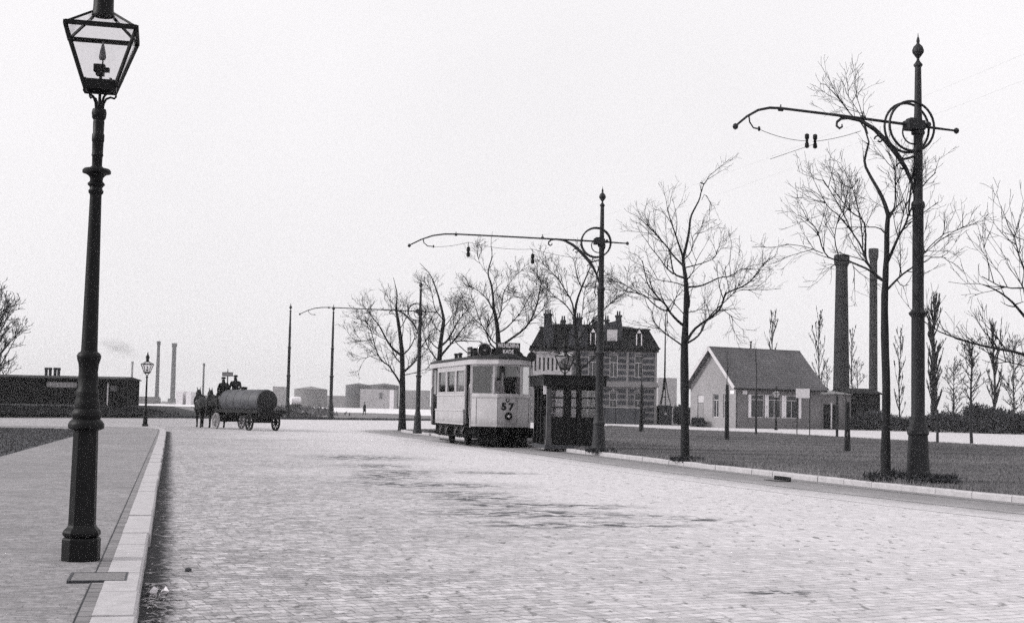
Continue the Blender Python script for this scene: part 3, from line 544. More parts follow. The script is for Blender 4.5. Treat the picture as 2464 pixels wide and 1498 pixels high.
for px_ in (1536, 1425):
    x = vx(px_); q = MB(); q.mm(x - .34, x + .34, -.1, 1.0, EZ + .3, EZ + 1.55); q.prism([(x - .45, EZ + 1.55), (x + .45, EZ + 1.55), (x, EZ + 2.15)], -.18, 1.2, 'Y'); dm_ = q.build('dormer', SLATE, vr)
    k = MB(); k.mm(x - .3, x - .2, -.14, -.105, EZ + .35, EZ + 1.5); k.mm(x + .2, x + .3, -.14, -.105, EZ + .35, EZ + 1.5); k.prism([(x - .22, EZ + 1.58), (x + .22, EZ + 1.58), (x, EZ + 1.95)], -.22, -.183, 'Y'); k.build('dormer_frame', WHITE, dm_)
lx0, lx1, lz0, lz1 = vx(1282), vx(1374), vz(1328, 903), vz(1328, 850); nO = 9; pw_ = (lx1 - lx0) / nO; q = MB()
q.wall((lx0, -.55, lz0), (1, 0, 0), (0, 1, 0), lx1 - lx0, lz1 - lz0, [(pw_ * k + pw_ * .28, pw_ * k + pw_ * .72, .45 + (k % 2) * .1, (lz1 - lz0) * .8) for k in range(nO)], .15); q.mm(lx0 - .08, lx1 + .08, -.66, -.02, lz1 + .003, lz1 + .14); q.mm(lx0 - .05, lx1 + .05, -.62, -.02, lz0 - .15, lz0 - .003)
q.mm(lx0, lx0 + .12, -.39, -.02, lz0, lz1); q.mm(lx1 - .12, lx1, -.39, -.02, lz0, lz1); tag(q.build('loggia', mat('pale_loggia_stone', .4, .85, .3, 2.5, detail=9), vl), 'pale pierced loggia on the upper storey')
# garden wall and hedge in front of the villa
a, b = gp(1462, 1017.5), gp(1584, 1021); mb = MB(); d = (b - a); ln_ = d.length; rz = math.atan2(d.y, d.x); gwall = thing('garden_wall', 'dark brick garden wall with a coping below the banded villa', 'wall', (a.x - 7, a.y + 1.5, 0), rz)
mb.mm(0, ln_ + 7, 0, .25, 0, 1.55); 
for k in range(6): mb.mm(k * 2.4 - .02, k * 2.4 + .36, -.07, .32, 0, 1.6)
mb.build('wall', BRICKD, gwall); q = MB(); q.mm(-.05, ln_ + 7.05, -.04, .29, 1.605, 1.68); q.build('coping', STONE, gwall)
# transformer kiosk with strut mast
c = gp(1601, 1021); sk = FPX / c.y; kw = thing('transformer_kiosk', 'dark sheet iron kiosk carrying a strutted mast, beside the garden wall', 'kiosk', (c.x, c.y, 0), R(5))
mb = MB(); mb.mm(-.68, .68, 0, 1.3, 0, 1.72); mb.build('body', mat('kiosk_iron', .05, .6, .3, 6), kw, bevel=.03)
q = MB(); q.mm(-.78, .78, -.1, 1.4, 1.723, 1.86); q.mm(-.6, .6, .1, 1.2, 1.863, 1.95); q.build('cap', mat('kiosk_iron', .05), kw)
q = MB(); q.lathe([(.13, 0), (.13, .02)], 12, (0, -.025, 1.1), 'Y'); q.prism([(-.03, .98), (.03, .98), (.05, 1.1), (0, 1.22), (-.05, 1.1)], -.045, -.027, 'Y'); tag(q.build('emblem', FRAMEW, kw), 'small pale round emblem')
q = MB(); zj, zt = at(1601, 909, c.y).z, at(1600, 752, c.y).z
for sx_, sy in ((-1, .12), (1, .12), (-.4, 1.2), (.4, 1.2)): q.tube([(sx_ * .55, sy, 1.95), (sx_ * .28, .5 + (sy - .5) * .4, 1.95 + (zj - 1.95) * .45), (sx_ * .08, .6, zj)], .045, 6)
q.tube([(0, .6, zj - 1.2), (0, .6, zj + 1.5), (0, .6, zt)], [.09, .085, .04], 8)
for f_, r_ in ((.3, .36), (.62, .2)): z = 1.95 + (zj - 1.95) * f_; q.tube([(r_ * math.cos(t) * 1.0, .6 + r_ * .8 * math.sin(t), z) for t in [k * math.pi / 4 for k in range(8)]], .03, 5, closed=True)
q.build('mast', IRON, kw)
# ---- long dark shed by the cross street
a = gp(-140, 1003); b = at(290, 1001, 112); yL = 112.0; x0, x1 = at(-330, 1000, yL).x, at(289, 1000, yL).x; HZt = at(150, 911, yL).z
ls = thing('long_shed', 'long black tarred shed with a glazed strip across the road', 'shed', (x1, yL, 0), R(-1.5)); Ls = x1 - x0; tz = HZt
gx = lambda px: -(x1 - at(px, 930, yL).x)
mb = MB(); mb.wall((-Ls, 0, 0), (1, 0, 0), (0, 1, 0), Ls, tz, [(Ls + gx(110), Ls + gx(183), at(150, 931, yL).z, at(150, 918.5, yL).z)], .15); mb.mm(-Ls, 0, 4.8, 5, 0, tz); mb.mm(-.15, 0, .16, 4.79, 0, tz)
mb.build('wall', mat('tarred_boards', .006, .9, .35, 5, .4, 30, spec=.1), ls)
q = MB(); q.prism([(-.25, tz + .004), (5.2, tz + .004), (5.2, tz + .1), (2.4, tz + .3), (-.25, tz + .1)], -Ls - .2, .1, 'X'); q.build('roof', mat('tar_paper', .012, .9, .3, 2), ls)
wx0, wx1, wz0, wz1 = gx(110), gx(183), at(150, 931, yL).z, at(150, 918.5, yL).z
q = MB(); nb = 8
for k in range(nb + 1): x = wx0 + (wx1 - wx0) * k / nb; q.mm(x - .02, x + .02, .02, .08, wz0, wz1)
q.mm(wx0, wx1, .03, .07, (wz0 + wz1) / 2 - .015, (wz0 + wz1) / 2 + .015); wf = q.build('window', FRAMEW, ls)
q = MB(); q.mm(wx0, wx1, .09, .1, wz0, wz1); q.build('pane', mat('milky_glass', .3, .25, .3, 4), wf)
for px_ in (82, 92, 104, 113): x = gx(px_); q = MB(); q.lathe([(.13, tz), (.13, tz + .75), (.18, tz + .78), (.15, tz + .95)], 8, (x, 2.4, 0)); q.build('chimney', BRICKD, ls)
q = MB(); q.mm(gx(260) - .05, gx(260) + .05, -.08, -.004, .6, tz - .25); q.build('downpipe', FRAMEW, ls)
q = MB(); q.mm(gx(266), gx(282), -.06, -.004, at(275, 941, yL).z, at(275, 927, yL).z); tag(q.build('notice_board', mat('faded_board', .1, .8, .5, 8), ls), 'faded notice board')
q = MB(); q.mm(-.55, .3, -.75, -.36, tz - .32, tz - .12); q.tube([(.05, -.55, 0), (.05, -.55, tz - .3)], .09, 8); q.build('canopy', mat('tarred_boards', .02), ls)
# ---- works chimneys
def stack(px, top, wb, wt, Y, label, m, bands=0):
    b_ = at(px, 985, Y); zt = at(px, top, Y).z; rb, rt = wb / 2 * Y / FPX, wt / 2 * Y / FPX; o = thing('works_chimney', label, 'chimney', (b_.x, Y, -.1), group='factory chimneys'); h = zt
    mb = MB(); mb.lathe([(rb, 0), (rt, h * .93), (rt * 1.0, h * .955), (rt * 1.0, h)], 20); mb.build('shaft', m, o, smooth=True)
    q = MB(); q.lathe([(rt + .02, h * .93), (rt * 1.28, h * .95), (rt * 1.34, h * .985), (rt * 1.28, h * 1.0), (rt * .7, h * 1.002)], 20); q.build('cap', m, o, smooth=True)
    q = MB(); q.mm(-rb * 1.5, rb * 1.5, -rb * 1.5, rb * 1.5, 0, h * .07); q.build('plinth', m, o); return o
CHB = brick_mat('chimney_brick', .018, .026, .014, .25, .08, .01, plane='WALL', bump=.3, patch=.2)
CHP = mat('hazed_chimney_brick', .06, .9, .25, .15)  # far chimneys: distance haze painted in as a paler brick
stack(2024, 612, 42, 28, 205, 'massive dark brick chimney with a flared crown, rising behind the house', CHB)
stack(2101, 597, 21, 18, 255, 'tall thin dark chimney between the massive chimney and a street tree', CHB)
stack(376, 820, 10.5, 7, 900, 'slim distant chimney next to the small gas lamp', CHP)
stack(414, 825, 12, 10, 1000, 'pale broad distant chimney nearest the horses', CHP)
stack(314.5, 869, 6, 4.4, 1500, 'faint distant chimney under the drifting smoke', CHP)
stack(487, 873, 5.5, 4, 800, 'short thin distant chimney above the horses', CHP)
# ---- far shore
def block(name, label, cat, px0, px1, pt, Y, m, pb=974, depth=14, roof=None, extra=None, group=None):
    a, b = at(px0, pb, Y), at(px1, pb, Y); zt = at((px0 + px1) / 2, pt, Y).z; o = thing(name, label, cat, (a.x, Y, -.05), group=group); W_ = b.x - a.x
    mb = MB(); mb.mm(0, W_, 0, depth, 0, zt); mb.build('wall', m, o)
    if roof: zr = at((px0 + px1) / 2, roof[0], Y).z; q = MB(); q.prism([(-.4, zt + .02), (W_ + .4, zt + .02), (W_ * roof[1], zr), (W_ * (roof[1] - .02), zr)], -.5, depth + .5, 'Y'); q.build('roof', roof[2], o)
    if extra: extra(o, W_, zt, Y, px0)
    return o
PALE = mat('pale_far_wall', .34, .9, .15, .1); MIDG = mat('grey_far_wall', .2, .9, .2, .1); DKG = mat('dark_far_wall', .1, .9, .25, .1); FROOF = mat('far_roof', .16, .9, .2, .1)
def oil_tank(label, px, w_, pt, pa, Y, m, mr):
    b_ = at(px, 974, Y); zt, za = at(px, pt, Y).z, at(px, pa, Y).z; r = w_ / 2 * Y / FPX; o = thing('storage_tank', label, 'storage tank', (b_.x, Y + r, -.05), group='round storage tanks across the water')
    q = MB(); q.lathe([(r, 0), (r, zt - .15), (r * 1.012, zt - .14), (r * 1.012, zt)], 40); q.build('shell', m, o, smooth=True); q = MB(); q.lathe([(r * 1.0, zt + .01), (r * .05, za), (.01, za + .1)], 40); q.build('roof', mr, o, smooth=True)
    q = MB(); q.beam((r * .72, -r * .74, 0), (r * .3, -r * 1.0, zt), .5, .08); q.build('stair', m, o)
oil_tank('dark round storage tank at the end of the pale quay shed', 858, 62, 925, 920.5, 600, DKG, DKG)
oil_tank('dark round storage tank rising behind the middle of the pale quay shed', 921, 70, 925.5, 921, 640, DKG, DKG)
oil_tank('pale round storage tank beyond the covered cart', 741, 80, 935, 928.5, 640, MIDG, FROOF)
def ex_ware(o, W_, zt, Y, px0):
    k = lambda px: (px - px0) / FPX * Y
    q = MB(); q.mm(k(912), k(919), -.2, -.02, at(912, 958, Y).z, at(912, 944, Y).z); q.build('door', DKG, o)
    q = MB(); q.mm(k(937), k(947), -.2, -.02, 0, at(942, 938, Y).z); q.build('sign_panel', WHITE, o)
block('quay_shed', 'long pale quay shed in front of the dark storage tanks', 'shed', 866, 949, 935.5, 560, PALE, 974, extra=ex_ware)
block('dock_shed', 'narrow pale shed between the wagon tank and a pole', 'warehouse', 655, 678, 929, 700, PALE, 974)
block('dock_shed', 'low grey shed joining the dock shed to the dark warehouse', 'warehouse', 783, 826, 951, 680, PALE, 974)
block('dock_shed', 'grey shed seen past the tree trunk at the tram', 'warehouse', 962, 1030, 938, 640, PALE, 974)
block('works_shed', 'low grey works building below the slim chimney', 'factory', 298, 366, 953, 620, MIDG, 969)
block('works_shed', 'white walled works building below the pale broad chimney', 'factory', 423, 439, 940, 560, WHITE, 966)
block('works_shed', 'small white works building above the horses', 'factory', 447, 459, 942, 560, WHITE, 966)
block('works_shed', 'long low works roof behind the horses', 'factory', 462, 528, 950, 640, MIDG, 969)
block('works_shed', 'tall pale block behind the strutted mast', 'factory', 1583, 1628, 908, 420, PALE, 985)
# smoke over the chimney
sm = bpy.data.materials.new('chimney_smoke'); sm.use_nodes = True; t = sm.node_tree; t.nodes.clear(); o_ = t.nodes.new('ShaderNodeOutputMaterial'); pv_ = t.nodes.new('ShaderNodeVolumePrincipled')
pv_.inputs['Color'].default_value = (.3, .3, .31, 1); co = t.nodes.new('ShaderNodeTexCoord'); ln_n = t.nodes.new('ShaderNodeVectorMath'); ln_n.operation = 'LENGTH'; t.links.new(co.outputs['Object'], ln_n.inputs[0])
nz = noise(t, co.outputs['Object'], 2.4, 5); t.links.new(mth(t, 'MULTIPLY', mth(t, 'MULTIPLY', rng_(t, ln_n.outputs['Value'], .1, 1.0, 1, 0, True), rng_(t, nz, .38, .62, 0, 1)), .09), pv_.inputs['Density']); t.links.new(pv_.outputs[0], o_.inputs['Volume'])
A, B = at(350, 858, 1480), at(225, 815, 1480); mid = (A + B) / 2; d = B - A; mb = MB(); mb.lathe([(math.sin(math.pi * k / 10) + 1e-4, -math.cos(math.pi * k / 10)) for k in range(11)], 18)
so_ = mb.build('smoke', sm); so_.location = mid; so_.rotation_euler = (0, -math.atan2(d.z, d.x), 0); so_.scale = (d.length / 2, 10, 11); so_.rotation_euler = (0, math.atan2(-d.z, d.x), 0)
tag(so_, 'thin smoke drifting from a distant chimney', None, None, 'stuff')
# ------------------------------------------------------------------ gas lamps
def lantern(parent, z0, hb, ht, h, rz, m=IRON, bar=.022, roofh=.2, big=True, gm=None):
    """square tapering glass lantern standing at height z0"""
    gm = gm or LAMPGLASS
    f = MB(); cb = [(-hb, -hb), (hb, -hb), (hb, hb), (-hb, hb)]; ct = [(-ht, -ht), (ht, -ht), (ht, ht), (-ht, ht)]; hr = ht * .3; zt = z0 + h
    for i in range(4):
        j = (i + 1) % 4
        f.beam((*cb[i], z0), (*ct[i], zt), bar, bar); f.beam((*ct[i], zt), (*ct[j], zt), bar * 1.3, bar * 1.6); f.beam((*cb[i], z0 + bar * 1.2), (*cb[j], z0 + bar * 1.2), bar * 1.2, bar * 3.4)
        f.beam((*ct[i], zt), (ct[i][0] / ht * hr, ct[i][1] / ht * hr, zt + roofh), bar * .8, bar * .8)
    fr = f.build('lantern_frame', m, parent); fr.rotation_euler = (0, 0, rz)
    q = MB(); k = .985
    for i in range(4):
        j = (i + 1) % 4; q.add([(cb[i][0] * k, cb[i][1] * k, z0 + .02), (cb[j][0] * k, cb[j][1] * k, z0 + .02), (ct[j][0] * k, ct[j][1] * k, zt), (ct[i][0] * k, ct[i][1] * k, zt)], [(0, 1, 2, 3)])
        q.add([(*ct[i], zt + .004), (*ct[j], zt + .004), (ct[j][0] / ht * hr, ct[j][1] / ht * hr, zt + roofh), (ct[i][0] / ht * hr, ct[i][1] / ht * hr, zt + roofh)], [(0, 1, 2, 3)])
    q.build('lantern_glass', gm, fr)
    q = MB(); q.lathe([(hr * 1.12, zt + roofh - .01), (hr * 1.0, zt + roofh + .05), (hr * .97, zt + roofh + .17), (hr * 1.4, zt + roofh + .19), (hr * 1.1, zt + roofh + .27), (hr * .5, zt + roofh + .36), (.02, zt + roofh + .46)], 16); q.build('lantern_chimney', m, parent, smooth=True)
    q = MB(); q.tube([(0, 0, z0 - .02), (0, 0, z0 + h * .34)], .013, 8); q.box((-.012, 0, z0 + h * .38), (.085, .06, .06)); q.box((.045, .0, z0 + h * .35), (.045, .04, .035)); q.box((-.005, .0, z0 + h * .29), (.06, .06, .04)); q.tube([(.012, 0, z0 + h * .4), (.012, 0, z0 + h * .57)], .006, 6); q.build('burner', m, parent)
    q = MB(); q.lathe([(.024, z0 + h * .53), (.03, z0 + h * .57), (.024, z0 + h * .66), (.012, z0 + h * .78), (.003, z0 + h * .86)], 10, (.008, 0, 0)); q.build('gas_mantle', mat('gas_mantle', .12, .8, .3, 30), parent)
    return fr
lp = gp(194, 1347, .12); near = thing('gas_lamp', 'tall black ornate gas lamp standing on the brick pavement beside the kerb', 'street lamp', lp, R(4), 'gas street lamps')
q = MB(); q.lathe([(.152, 0), (.152, .165), (.147, .178), (.135, .185)], 8, ph=R(22.5)); q.build('plinth', IRON, near, bevel=.006)
q = MB(); q.lathe([(.13, .186), (.146, .2), (.15, .22), (.142, .24), (.118, .262), (.112, .275), (.108, .28), (.097, 1.02), (.098, 1.03)], 8, ph=R(22.5)); q.build('lower_shaft', IRON, near)
q = MB(); q.lathe([(.105, 1.031), (.138, 1.045), (.142, 1.075), (.13, 1.1), (.108, 1.12), (.118, 1.15), (.112, 1.18), (.096, 1.2), (.1, 1.24), (.092, 1.27), (.088, 1.3), (.09, 1.33), (.086, 1.345), (.078, 1.36), (.078, 1.45), (.074, 1.5), (.08, 1.56), (.092, 1.6), (.096, 1.625), (.086, 1.645), (.066, 1.66), (.064, 1.68), (.046, 2.92), (.047, 2.93), (.058, 2.945), (.06, 2.96), (.05, 2.975), (.05, 2.99), (.068, 3.01), (.068, 3.02), (.05, 3.04), (.052, 3.065), (.066, 3.085), (.09, 3.1), (.112, 3.105), (.113, 3.125), (.1, 3.14), (.06, 3.145), (.045, 3.16)], 20); q.build('column', IRON, near, smooth=True)
q = MB(); q.lathe([(.041, 3.161), (.042, 3.24), (.048, 3.25), (.044, 3.27), (.046, 3.36), (.05, 3.37), (.05, 3.42), (.044, 3.43), (.046, 3.52), (.043, 3.54), (.056, 3.56), (.06, 3.6), (.053, 3.63), (.03, 3.64)], 14); q.build('neck', IRON, near, smooth=True)
q = MB()
for k in range(4):
    a = R(45 + 90 * k); pts = [(.03, 3.63), (.036, 3.68), (.06, 3.725), (.1, 3.745), (.135, 3.742), (.15, 3.76), (.148, 3.785), (.13, 3.795), (.118, 3.785)]
    q.tube([(r * math.cos(a), r * math.sin(a), z) for r, z in pts], [.011, .011, .01, .009, .009, .009, .008, .007, .006], 6)
    pts = [(.12, 3.79), (.15, 3.81), (.162, 3.835), (.155, 3.86), (.135, 3.865)]; q.tube([(r * math.cos(a), r * math.sin(a), z) for r, z in pts], .007, 6)
q.tube([(0, 0, 3.63), (0, 0, 3.7), (0, 0, 3.83)], [.02, .013, .011], 8); q.build('bracket', IRON, near)
lantern(near, 3.79, .115, .275, .47, R(10), roofh=.15)
def small_lamp(px, py, top, label, glass=None, rz=.3, m=IRON, z=.1, sc_=None):
    p = gp(px, py, z); H = at(px, top, p.y).z - z; s = H / 3.5 if sc_ is None else sc_
    o = thing('gas_lamp', label, 'street lamp', p, rz, 'gas street lamps', s)
    q = MB(); q.lathe([(.15, 0), (.15, .1), (.11, .13), (.1, .7), (.13, .72), (.13, .76), (.085, .8), (.06, .85), (.055, .9), (.038, 2.35), (.06, 2.37), (.06, 2.4), (.035, 2.42), (.03, 2.5)], 12); q.build('column', m, o, smooth=True)
    q = MB()
    for k in range(4): a = R(45 + 90 * k); q.tube([(r * math.cos(a), r * math.sin(a), zz) for r, zz in ((.02, 2.45), (.1, 2.52), (.13, 2.6))], .014, 5)
    q.build('bracket', m, o); lantern(o, 2.58, .11, .25, .44, .2, m, bar=.024, roofh=.12, gm=glass)
    return o
small_lamp(349, 1025, 852, 'small dark gas lamp at the far end of the brick pavement')
small_lamp(1356, 1077, 822, 'gas lamp with a pale lantern roof standing in front of the tram shelter', glass_mat('frosted_lantern_glass', .3, .6), rz=.9)
small_lamp(1867, 1034, 930, 'gas lamp with a milky lantern in front of the shuttered house windows', glass_mat('frosted_lantern_glass', .3, .6), rz=.5)
# ------------------------------------------------------------------ tram poles
def tram_pole(px, py, top, label, arm=None, adir=None, z=.1):
    p = gp(px, py, z); H = at(px, top, p.y).z - z; s = H / 10.05
    rz = math.atan2(adir[1], adir[0]) if adir else 0.0
    o = thing('tram_pole', label, 'tram pole', p, rz, 'iron tram poles along the kerb', s)
    q = MB(); q.lathe([(.30, 0), (.30, .17), (.28, .2), (.265, .22)], 16); q.build('plinth', POLE, o, smooth=True)
    q = MB(); q.lathe([(.262, .221), (.25, .3), (.215, .95), (.21, 1.0), (.235, 1.02), (.24, 1.08), (.215, 1.12), (.2, 1.2), (.175, 1.32), (.165, 1.36), (.17, 1.4), (.152, 1.43), (.15, 1.45), (.146, 3.6), (.15, 3.62), (.2, 3.68), (.205, 3.72), (.16, 3.76), (.13, 3.8)], 16); q.build('lower_column', POLE, o, smooth=True)
    q = MB(); q.lathe([(.128, 3.78), (.122, 6.05), (.15, 6.1), (.155, 6.15), (.14, 6.2), (.105, 6.24), (.1, 7.9), (.085, 8.25), (.07, 9.25), (.07, 9.27), (.1, 9.3), (.1, 9.33), (.06, 9.38), (.035, 9.42)], 14); q.build('upper_column', POLE, o, smooth=True)
    q = MB(); q.lathe([(.035, 9.421), (.03, 9.47), (.07, 9.52), (.125, 9.6), (.13, 9.66), (.1, 9.74), (.05, 9.79), (.028, 9.82), (.04, 9.86), (.03, 9.92), (.012, 9.97), (.004, 10.05)], 14); q.build('finial', POLE, o, smooth=True)
    if arm:
        A = arm / s; zh = 7.93; q = MB()
        pts = [(-.95, zh - .04), (0, zh), (A * .45, zh + .09), (A * .76, zh + .14), (A * .82, zh + .13), (A * .88, zh + .06), (A * .94, zh - .1), (A, zh - .33)]
        q.tube([(x, 0, zz) for x, zz in pts], [.024, .034, .032, .03, .03, .028, .026, .024], 8)
        for x, zz in ((-.98, zh - .04), (A, zh - .34)): q.lathe([(.01, -.07), (.05, -.045), (.065, 0), (.05, .045), (.01, .07)], 10, (x, 0, zz))
        for f_ in (.31, .76): q.lathe([(.05, -.05), (.05, .05)], 8, (A * f_, 0, zh + .06 + .08 * f_), 'X'); q.tube([(A * f_, 0, zh + .1), (A * f_, 0, zh + .22)], .016, 6)
        q.tube([(A * .93, 0, zh - .06), (A * .925, 0, zh - .22), (A * .905, 0, zh - .34), (A * .88, 0, zh - .35)], .018, 6)
        q.lathe([(.02, -.05), (.035, 0), (.02, .05)], 8, (A * .875, 0, zh - .35)); q.build('arm', POLE, o)
        q = MB()
        for y in (-.11, .11): q.tube([(.22 + .56 * math.cos(t), y, zh - .04 + .56 * math.sin(t)) for t in [k * math.pi / 16 for k in range(32)]], .03, 6, closed=True)
        q.tube([(.13 + .26 * math.cos(t), 0, zh - .16 + .26 * math.sin(t)) for t in [k * math.pi / 12 for k in range(24)]], .02, 6, closed=True); q.build('ring', POLE, o)
        q = MB(); q.box((.1, 0, zh), (.42, .3, .22)); q.box((.1, 0, zh + .13), (.3, .22, .06)); q.lathe([(.15, -.2), (.15, -.12), (.11, -.1)], 12, (0, 0, zh)); q.lathe([(.06, -.17), (.06, .17)], 10, (-.18, 0, zh + .02), 'Y'); q.build('hub', POLE, o, bevel=.02)
        q = MB(); br = [(.09, zh - 1.55), (.16, zh - 1.3), (.3, zh - 1.0), (.5, zh - .72), (.78, zh - .42), (1.1, zh - .15), (1.45, zh + .02), (1.75, zh + .05), (1.92, zh + .02), (2.02, zh - .06), (2.03, zh - .15), (1.96, zh - .2), (1.89, zh - .16), (1.9, zh - .1)]
        q.tube([(x, 0, zz) for x, zz in br], [.034, .04, .052, .065, .065, .055, .045, .036, .032, .03, .03, .028, .022, .015], 6)
        q.tube([(x, 0, zz) for x, zz in ((.5, zh - .72), (.36, zh - .78), (.22, zh - .74), (.1, zh - .7))], .03, 6)
        for x, zz in ((.98, zh - .33), (.42, zh - .9)): q.tube([(x + .12 * math.cos(t) * (1 - t / 9), 0, zz - .05 + .1 * math.sin(t) * (1 - t / 9)) for t in [k * .6 for k in range(10)]], .02, 5)
        q.tube([(x, 0, zz) for x, zz in ((.1, 7.0), (.17, 6.6), (.22, 6.2), (.24, 6.0), (.2, 5.88), (.12, 5.9), (.12, 6.0), (.17, 6.04))], .022, 5)
        q.build('scroll_bracket', POLE, o)
    return o
near_pole = tram_pole(2209, 1156, 80, 'tall iron tram pole with a ringed bracket arm beside the tree at the kerb', 4.05, (-.955, -.26))
mid_pole = tram_pole(1440, 1086, 448, 'iron tram pole with a long bracket arm in front of the shelter corner', 5.98, (-.96, -.05))
far_pole = tram_pole(1004, 1042, 671, 'iron tram pole with a bracket arm next to the tree behind the tram', 5.7, (-.985, .0))
tram_pole(691, 1006, 728, 'armless iron tram pole just past the tank wagon', z=0.0)
tram_pole(795, 1007.5, 731, 'armless iron tram pole between the tank wagon and the walking man', z=0.0)
# span cable with its pair of insulators, and the two running wires
WIREM = mat('wire', .03, .6, .1, 2)
def armpt(pole, s_, dz): return pole.matrix_basis @ Vector((s_ / pole.scale[0], 0, 7.93 + dz))
ia = armpt(near_pole, 2.5, -.54); ib = ia + Vector((.12, .02, -.005)); sp_ = thing('span_cable', 'sagging span cable with two insulators under the near bracket arm', 'cable', ia)
hgr = armpt(near_pole, 4.05 * .875, -.36)
def sag(a, b, s_, n=8): return [Vector(a).lerp(Vector(b), k / n) - Vector((0, 0, s_ * 4 * (k / n) * (1 - k / n))) for k in range(n + 1)]
q = MB(); q.tube([p - ia for p in sag(hgr, ia, .05)], .006, 5); q.tube([p - ia for p in sag(ib, armpt(near_pole, 1.3, -.22), .03)], .006, 5)
q.tube([p - ia for p in sag(ib + Vector((0, 0, -.06)), armpt(near_pole, 3.3, -1.0), .0)], .005, 5); q.build('cable', WIREM, sp_)
for dx in (0, .17):
    q = MB(); q.lathe([(.02, -.14), (.045, -.12), (.04, -.05), (.028, -.03), (.028, .03), (.045, .06), (.045, .13), (.02, .15)], 10, (dx, dx * .2, 0)); q.build('insulator', IRON, sp_)
def hanging(pole, s_, dz, label):
    p = armpt(pole, s_, dz); o = thing('wire_insulator', label, 'insulator', p, group='insulators hanging on the running wires')
    q = MB(); q.lathe([(.02, -.16), (.06, -.13), (.055, -.04), (.035, 0), (.06, .05), (.05, .14), (.015, .16)], 10); q.build('body', IRON, o); q = MB(); q.tube([(0, 0, .16), (0, 0, .3)], .01, 5); q.build('hook', IRON, o)
    return p
i1 = hanging(mid_pole, 4.15, -.52, 'dark insulator hanging under the middle of the long bracket arm')
i2 = hanging(mid_pole, 2.15, -.72, 'dark insulator hanging nearer the pole under the long bracket arm')
q = MB(); q.tube(sag(armpt(mid_pole, 5.3, -.36), i1 + Vector((0, 0, .3)), .05) + sag(i1 + Vector((0, 0, .3)), i2 + Vector((0, 0, .3)), .08) + sag(i2 + Vector((0, 0, .3)), armpt(mid_pole, .2, -.7), .05), .006, 4)
tag(q.build('span_cable', WIREM), 'thin span cable slung under the bracket arm by the shelter', 'cable')
for nm, dn in (('running tram wire held by the pair of insulators', 0), ('running tram wire over the kerb side rail', .95)):
    P_ = [ia + Vector((4.2 + dn, -17, .3)), ia + Vector((dn, 0, -.04)), Vector((i1.x + dn * 1.7, i1.y, i1.z - .15)), Vector((-7.5 + dn * 2, 69, 6.2)), Vector((-17 + dn, 104, 6.3))]
    q = MB(); pts = []
    for a, b in zip(P_[:-1], P_[1:]): pts += sag(a, b, .12)[:-1]
    q.tube(pts + [P_[-1]], .0007, 4); tag(q.build('tram_wire', WIREM), nm, 'wire', 'tram wires')
# ------------------------------------------------------------------ tram
CREAM = mat('cream_tram_paint', .38, .42, .12, 2.2, .04, 3, spec=.4, detail=9)
t = CREAM.node_tree; b_n = t.nodes['Principled BSDF']; src = b_n.inputs['Base Color'].links[0].from_socket; co = t.nodes.new('ShaderNodeTexCoord'); sp_n = t.nodes.new('ShaderNodeSeparateXYZ'); t.links.new(co.outputs['Object'], sp_n.inputs[0])
mp_n = t.nodes.new('ShaderNodeMapping'); mp_n.inputs['Scale'].default_value = (6, 6, .8); t.links.new(co.outputs['Object'], mp_n.inputs[0])            # mud thrown up on the lower panels, rain streaks
gr_n = mth(t, 'ADD', rng_(t, sp_n.outputs[2], .72, 1.15, .75, .0), mth(t, 'MULTIPLY', mth(t, 'SUBTRACT', noise(t, mp_n.outputs[0], 1.5, 7, .7), .5), 1.1)); t.links.new(mixc(t, rng_(t, gr_n, .15, .8, 0, .62, True), src, g(.13)), b_n.inputs['Base Color']); CREAM2 = mat('tram_pillar_paint', .42, .42, .06, 2); ROOFM = mat('tram_roof_canvas', .012, .8, .3, 4)
UNDER = mat('tram_underframe', .004, .85, .4, 8, spec=.1); STEEL = mat('dull_steel', .3, .35, .2, 8, metal=.7); INNER = mat('tram_inside', .02, .7, .3, 4)
tp = gp(1219, 1077); TA = R(14.8)
tram = thing('tram', 'cream electric tram number 57 standing beside the park kerb', 'tram', (tp.x, tp.y, 0), TA)
HW, NF, FD, EN, SE, LT = 1.08, .36, .92, 1.95, 6.85, 8.75      # half width, half nose, facet depth, saloon start, saloon end, length
z0, zb, zt_, zr_ = .78, 1.78, 2.84, 3.08
def body_front(sgn, y0):
    """dash of one platform: curved plan made of the nose and its two facets"""
    f = lambda y: y0 + sgn * y
    return [(-HW, f(FD)), (-HW + .12, f(FD * .72)), (-NF - .16, f(.22)), (-NF, f(.03)), (-NF * .5, f(.0)), (NF * .5, f(0)), (NF, f(.03)), (NF + .16, f(.22)), (HW - .12, f(FD * .72)), (HW, f(FD))]
def strip(mb, line, za, zb_, th=.04):
    c = Vector((0, sum(p[1] for p in line) / len(line) + (.6 if line[4][1] < 4 else -.6))) if len(line) > 4 else Vector((0, 4))
    inn = [(Vector(p) + (c - Vector(p)).normalized() * th) for p in line]
    n = len(line); mb.add([(*p, za) for p in line] + [(*p, zb_) for p in line] + [(*p, za) for p in inn] + [(*p, zb_) for p in inn],
      [(i, i + 1, n + i + 1, n + i) for i in range(n - 1)] + [(2 * n + i + 1, 2 * n + i, 3 * n + i, 3 * n + i + 1) for i in range(n - 1)] + [(n + i, n + i + 1, 3 * n + i + 1, 3 * n + i) for i in range(n - 1)] + [(i + 1, i, 2 * n + i, 2 * n + i + 1) for i in range(n - 1)])
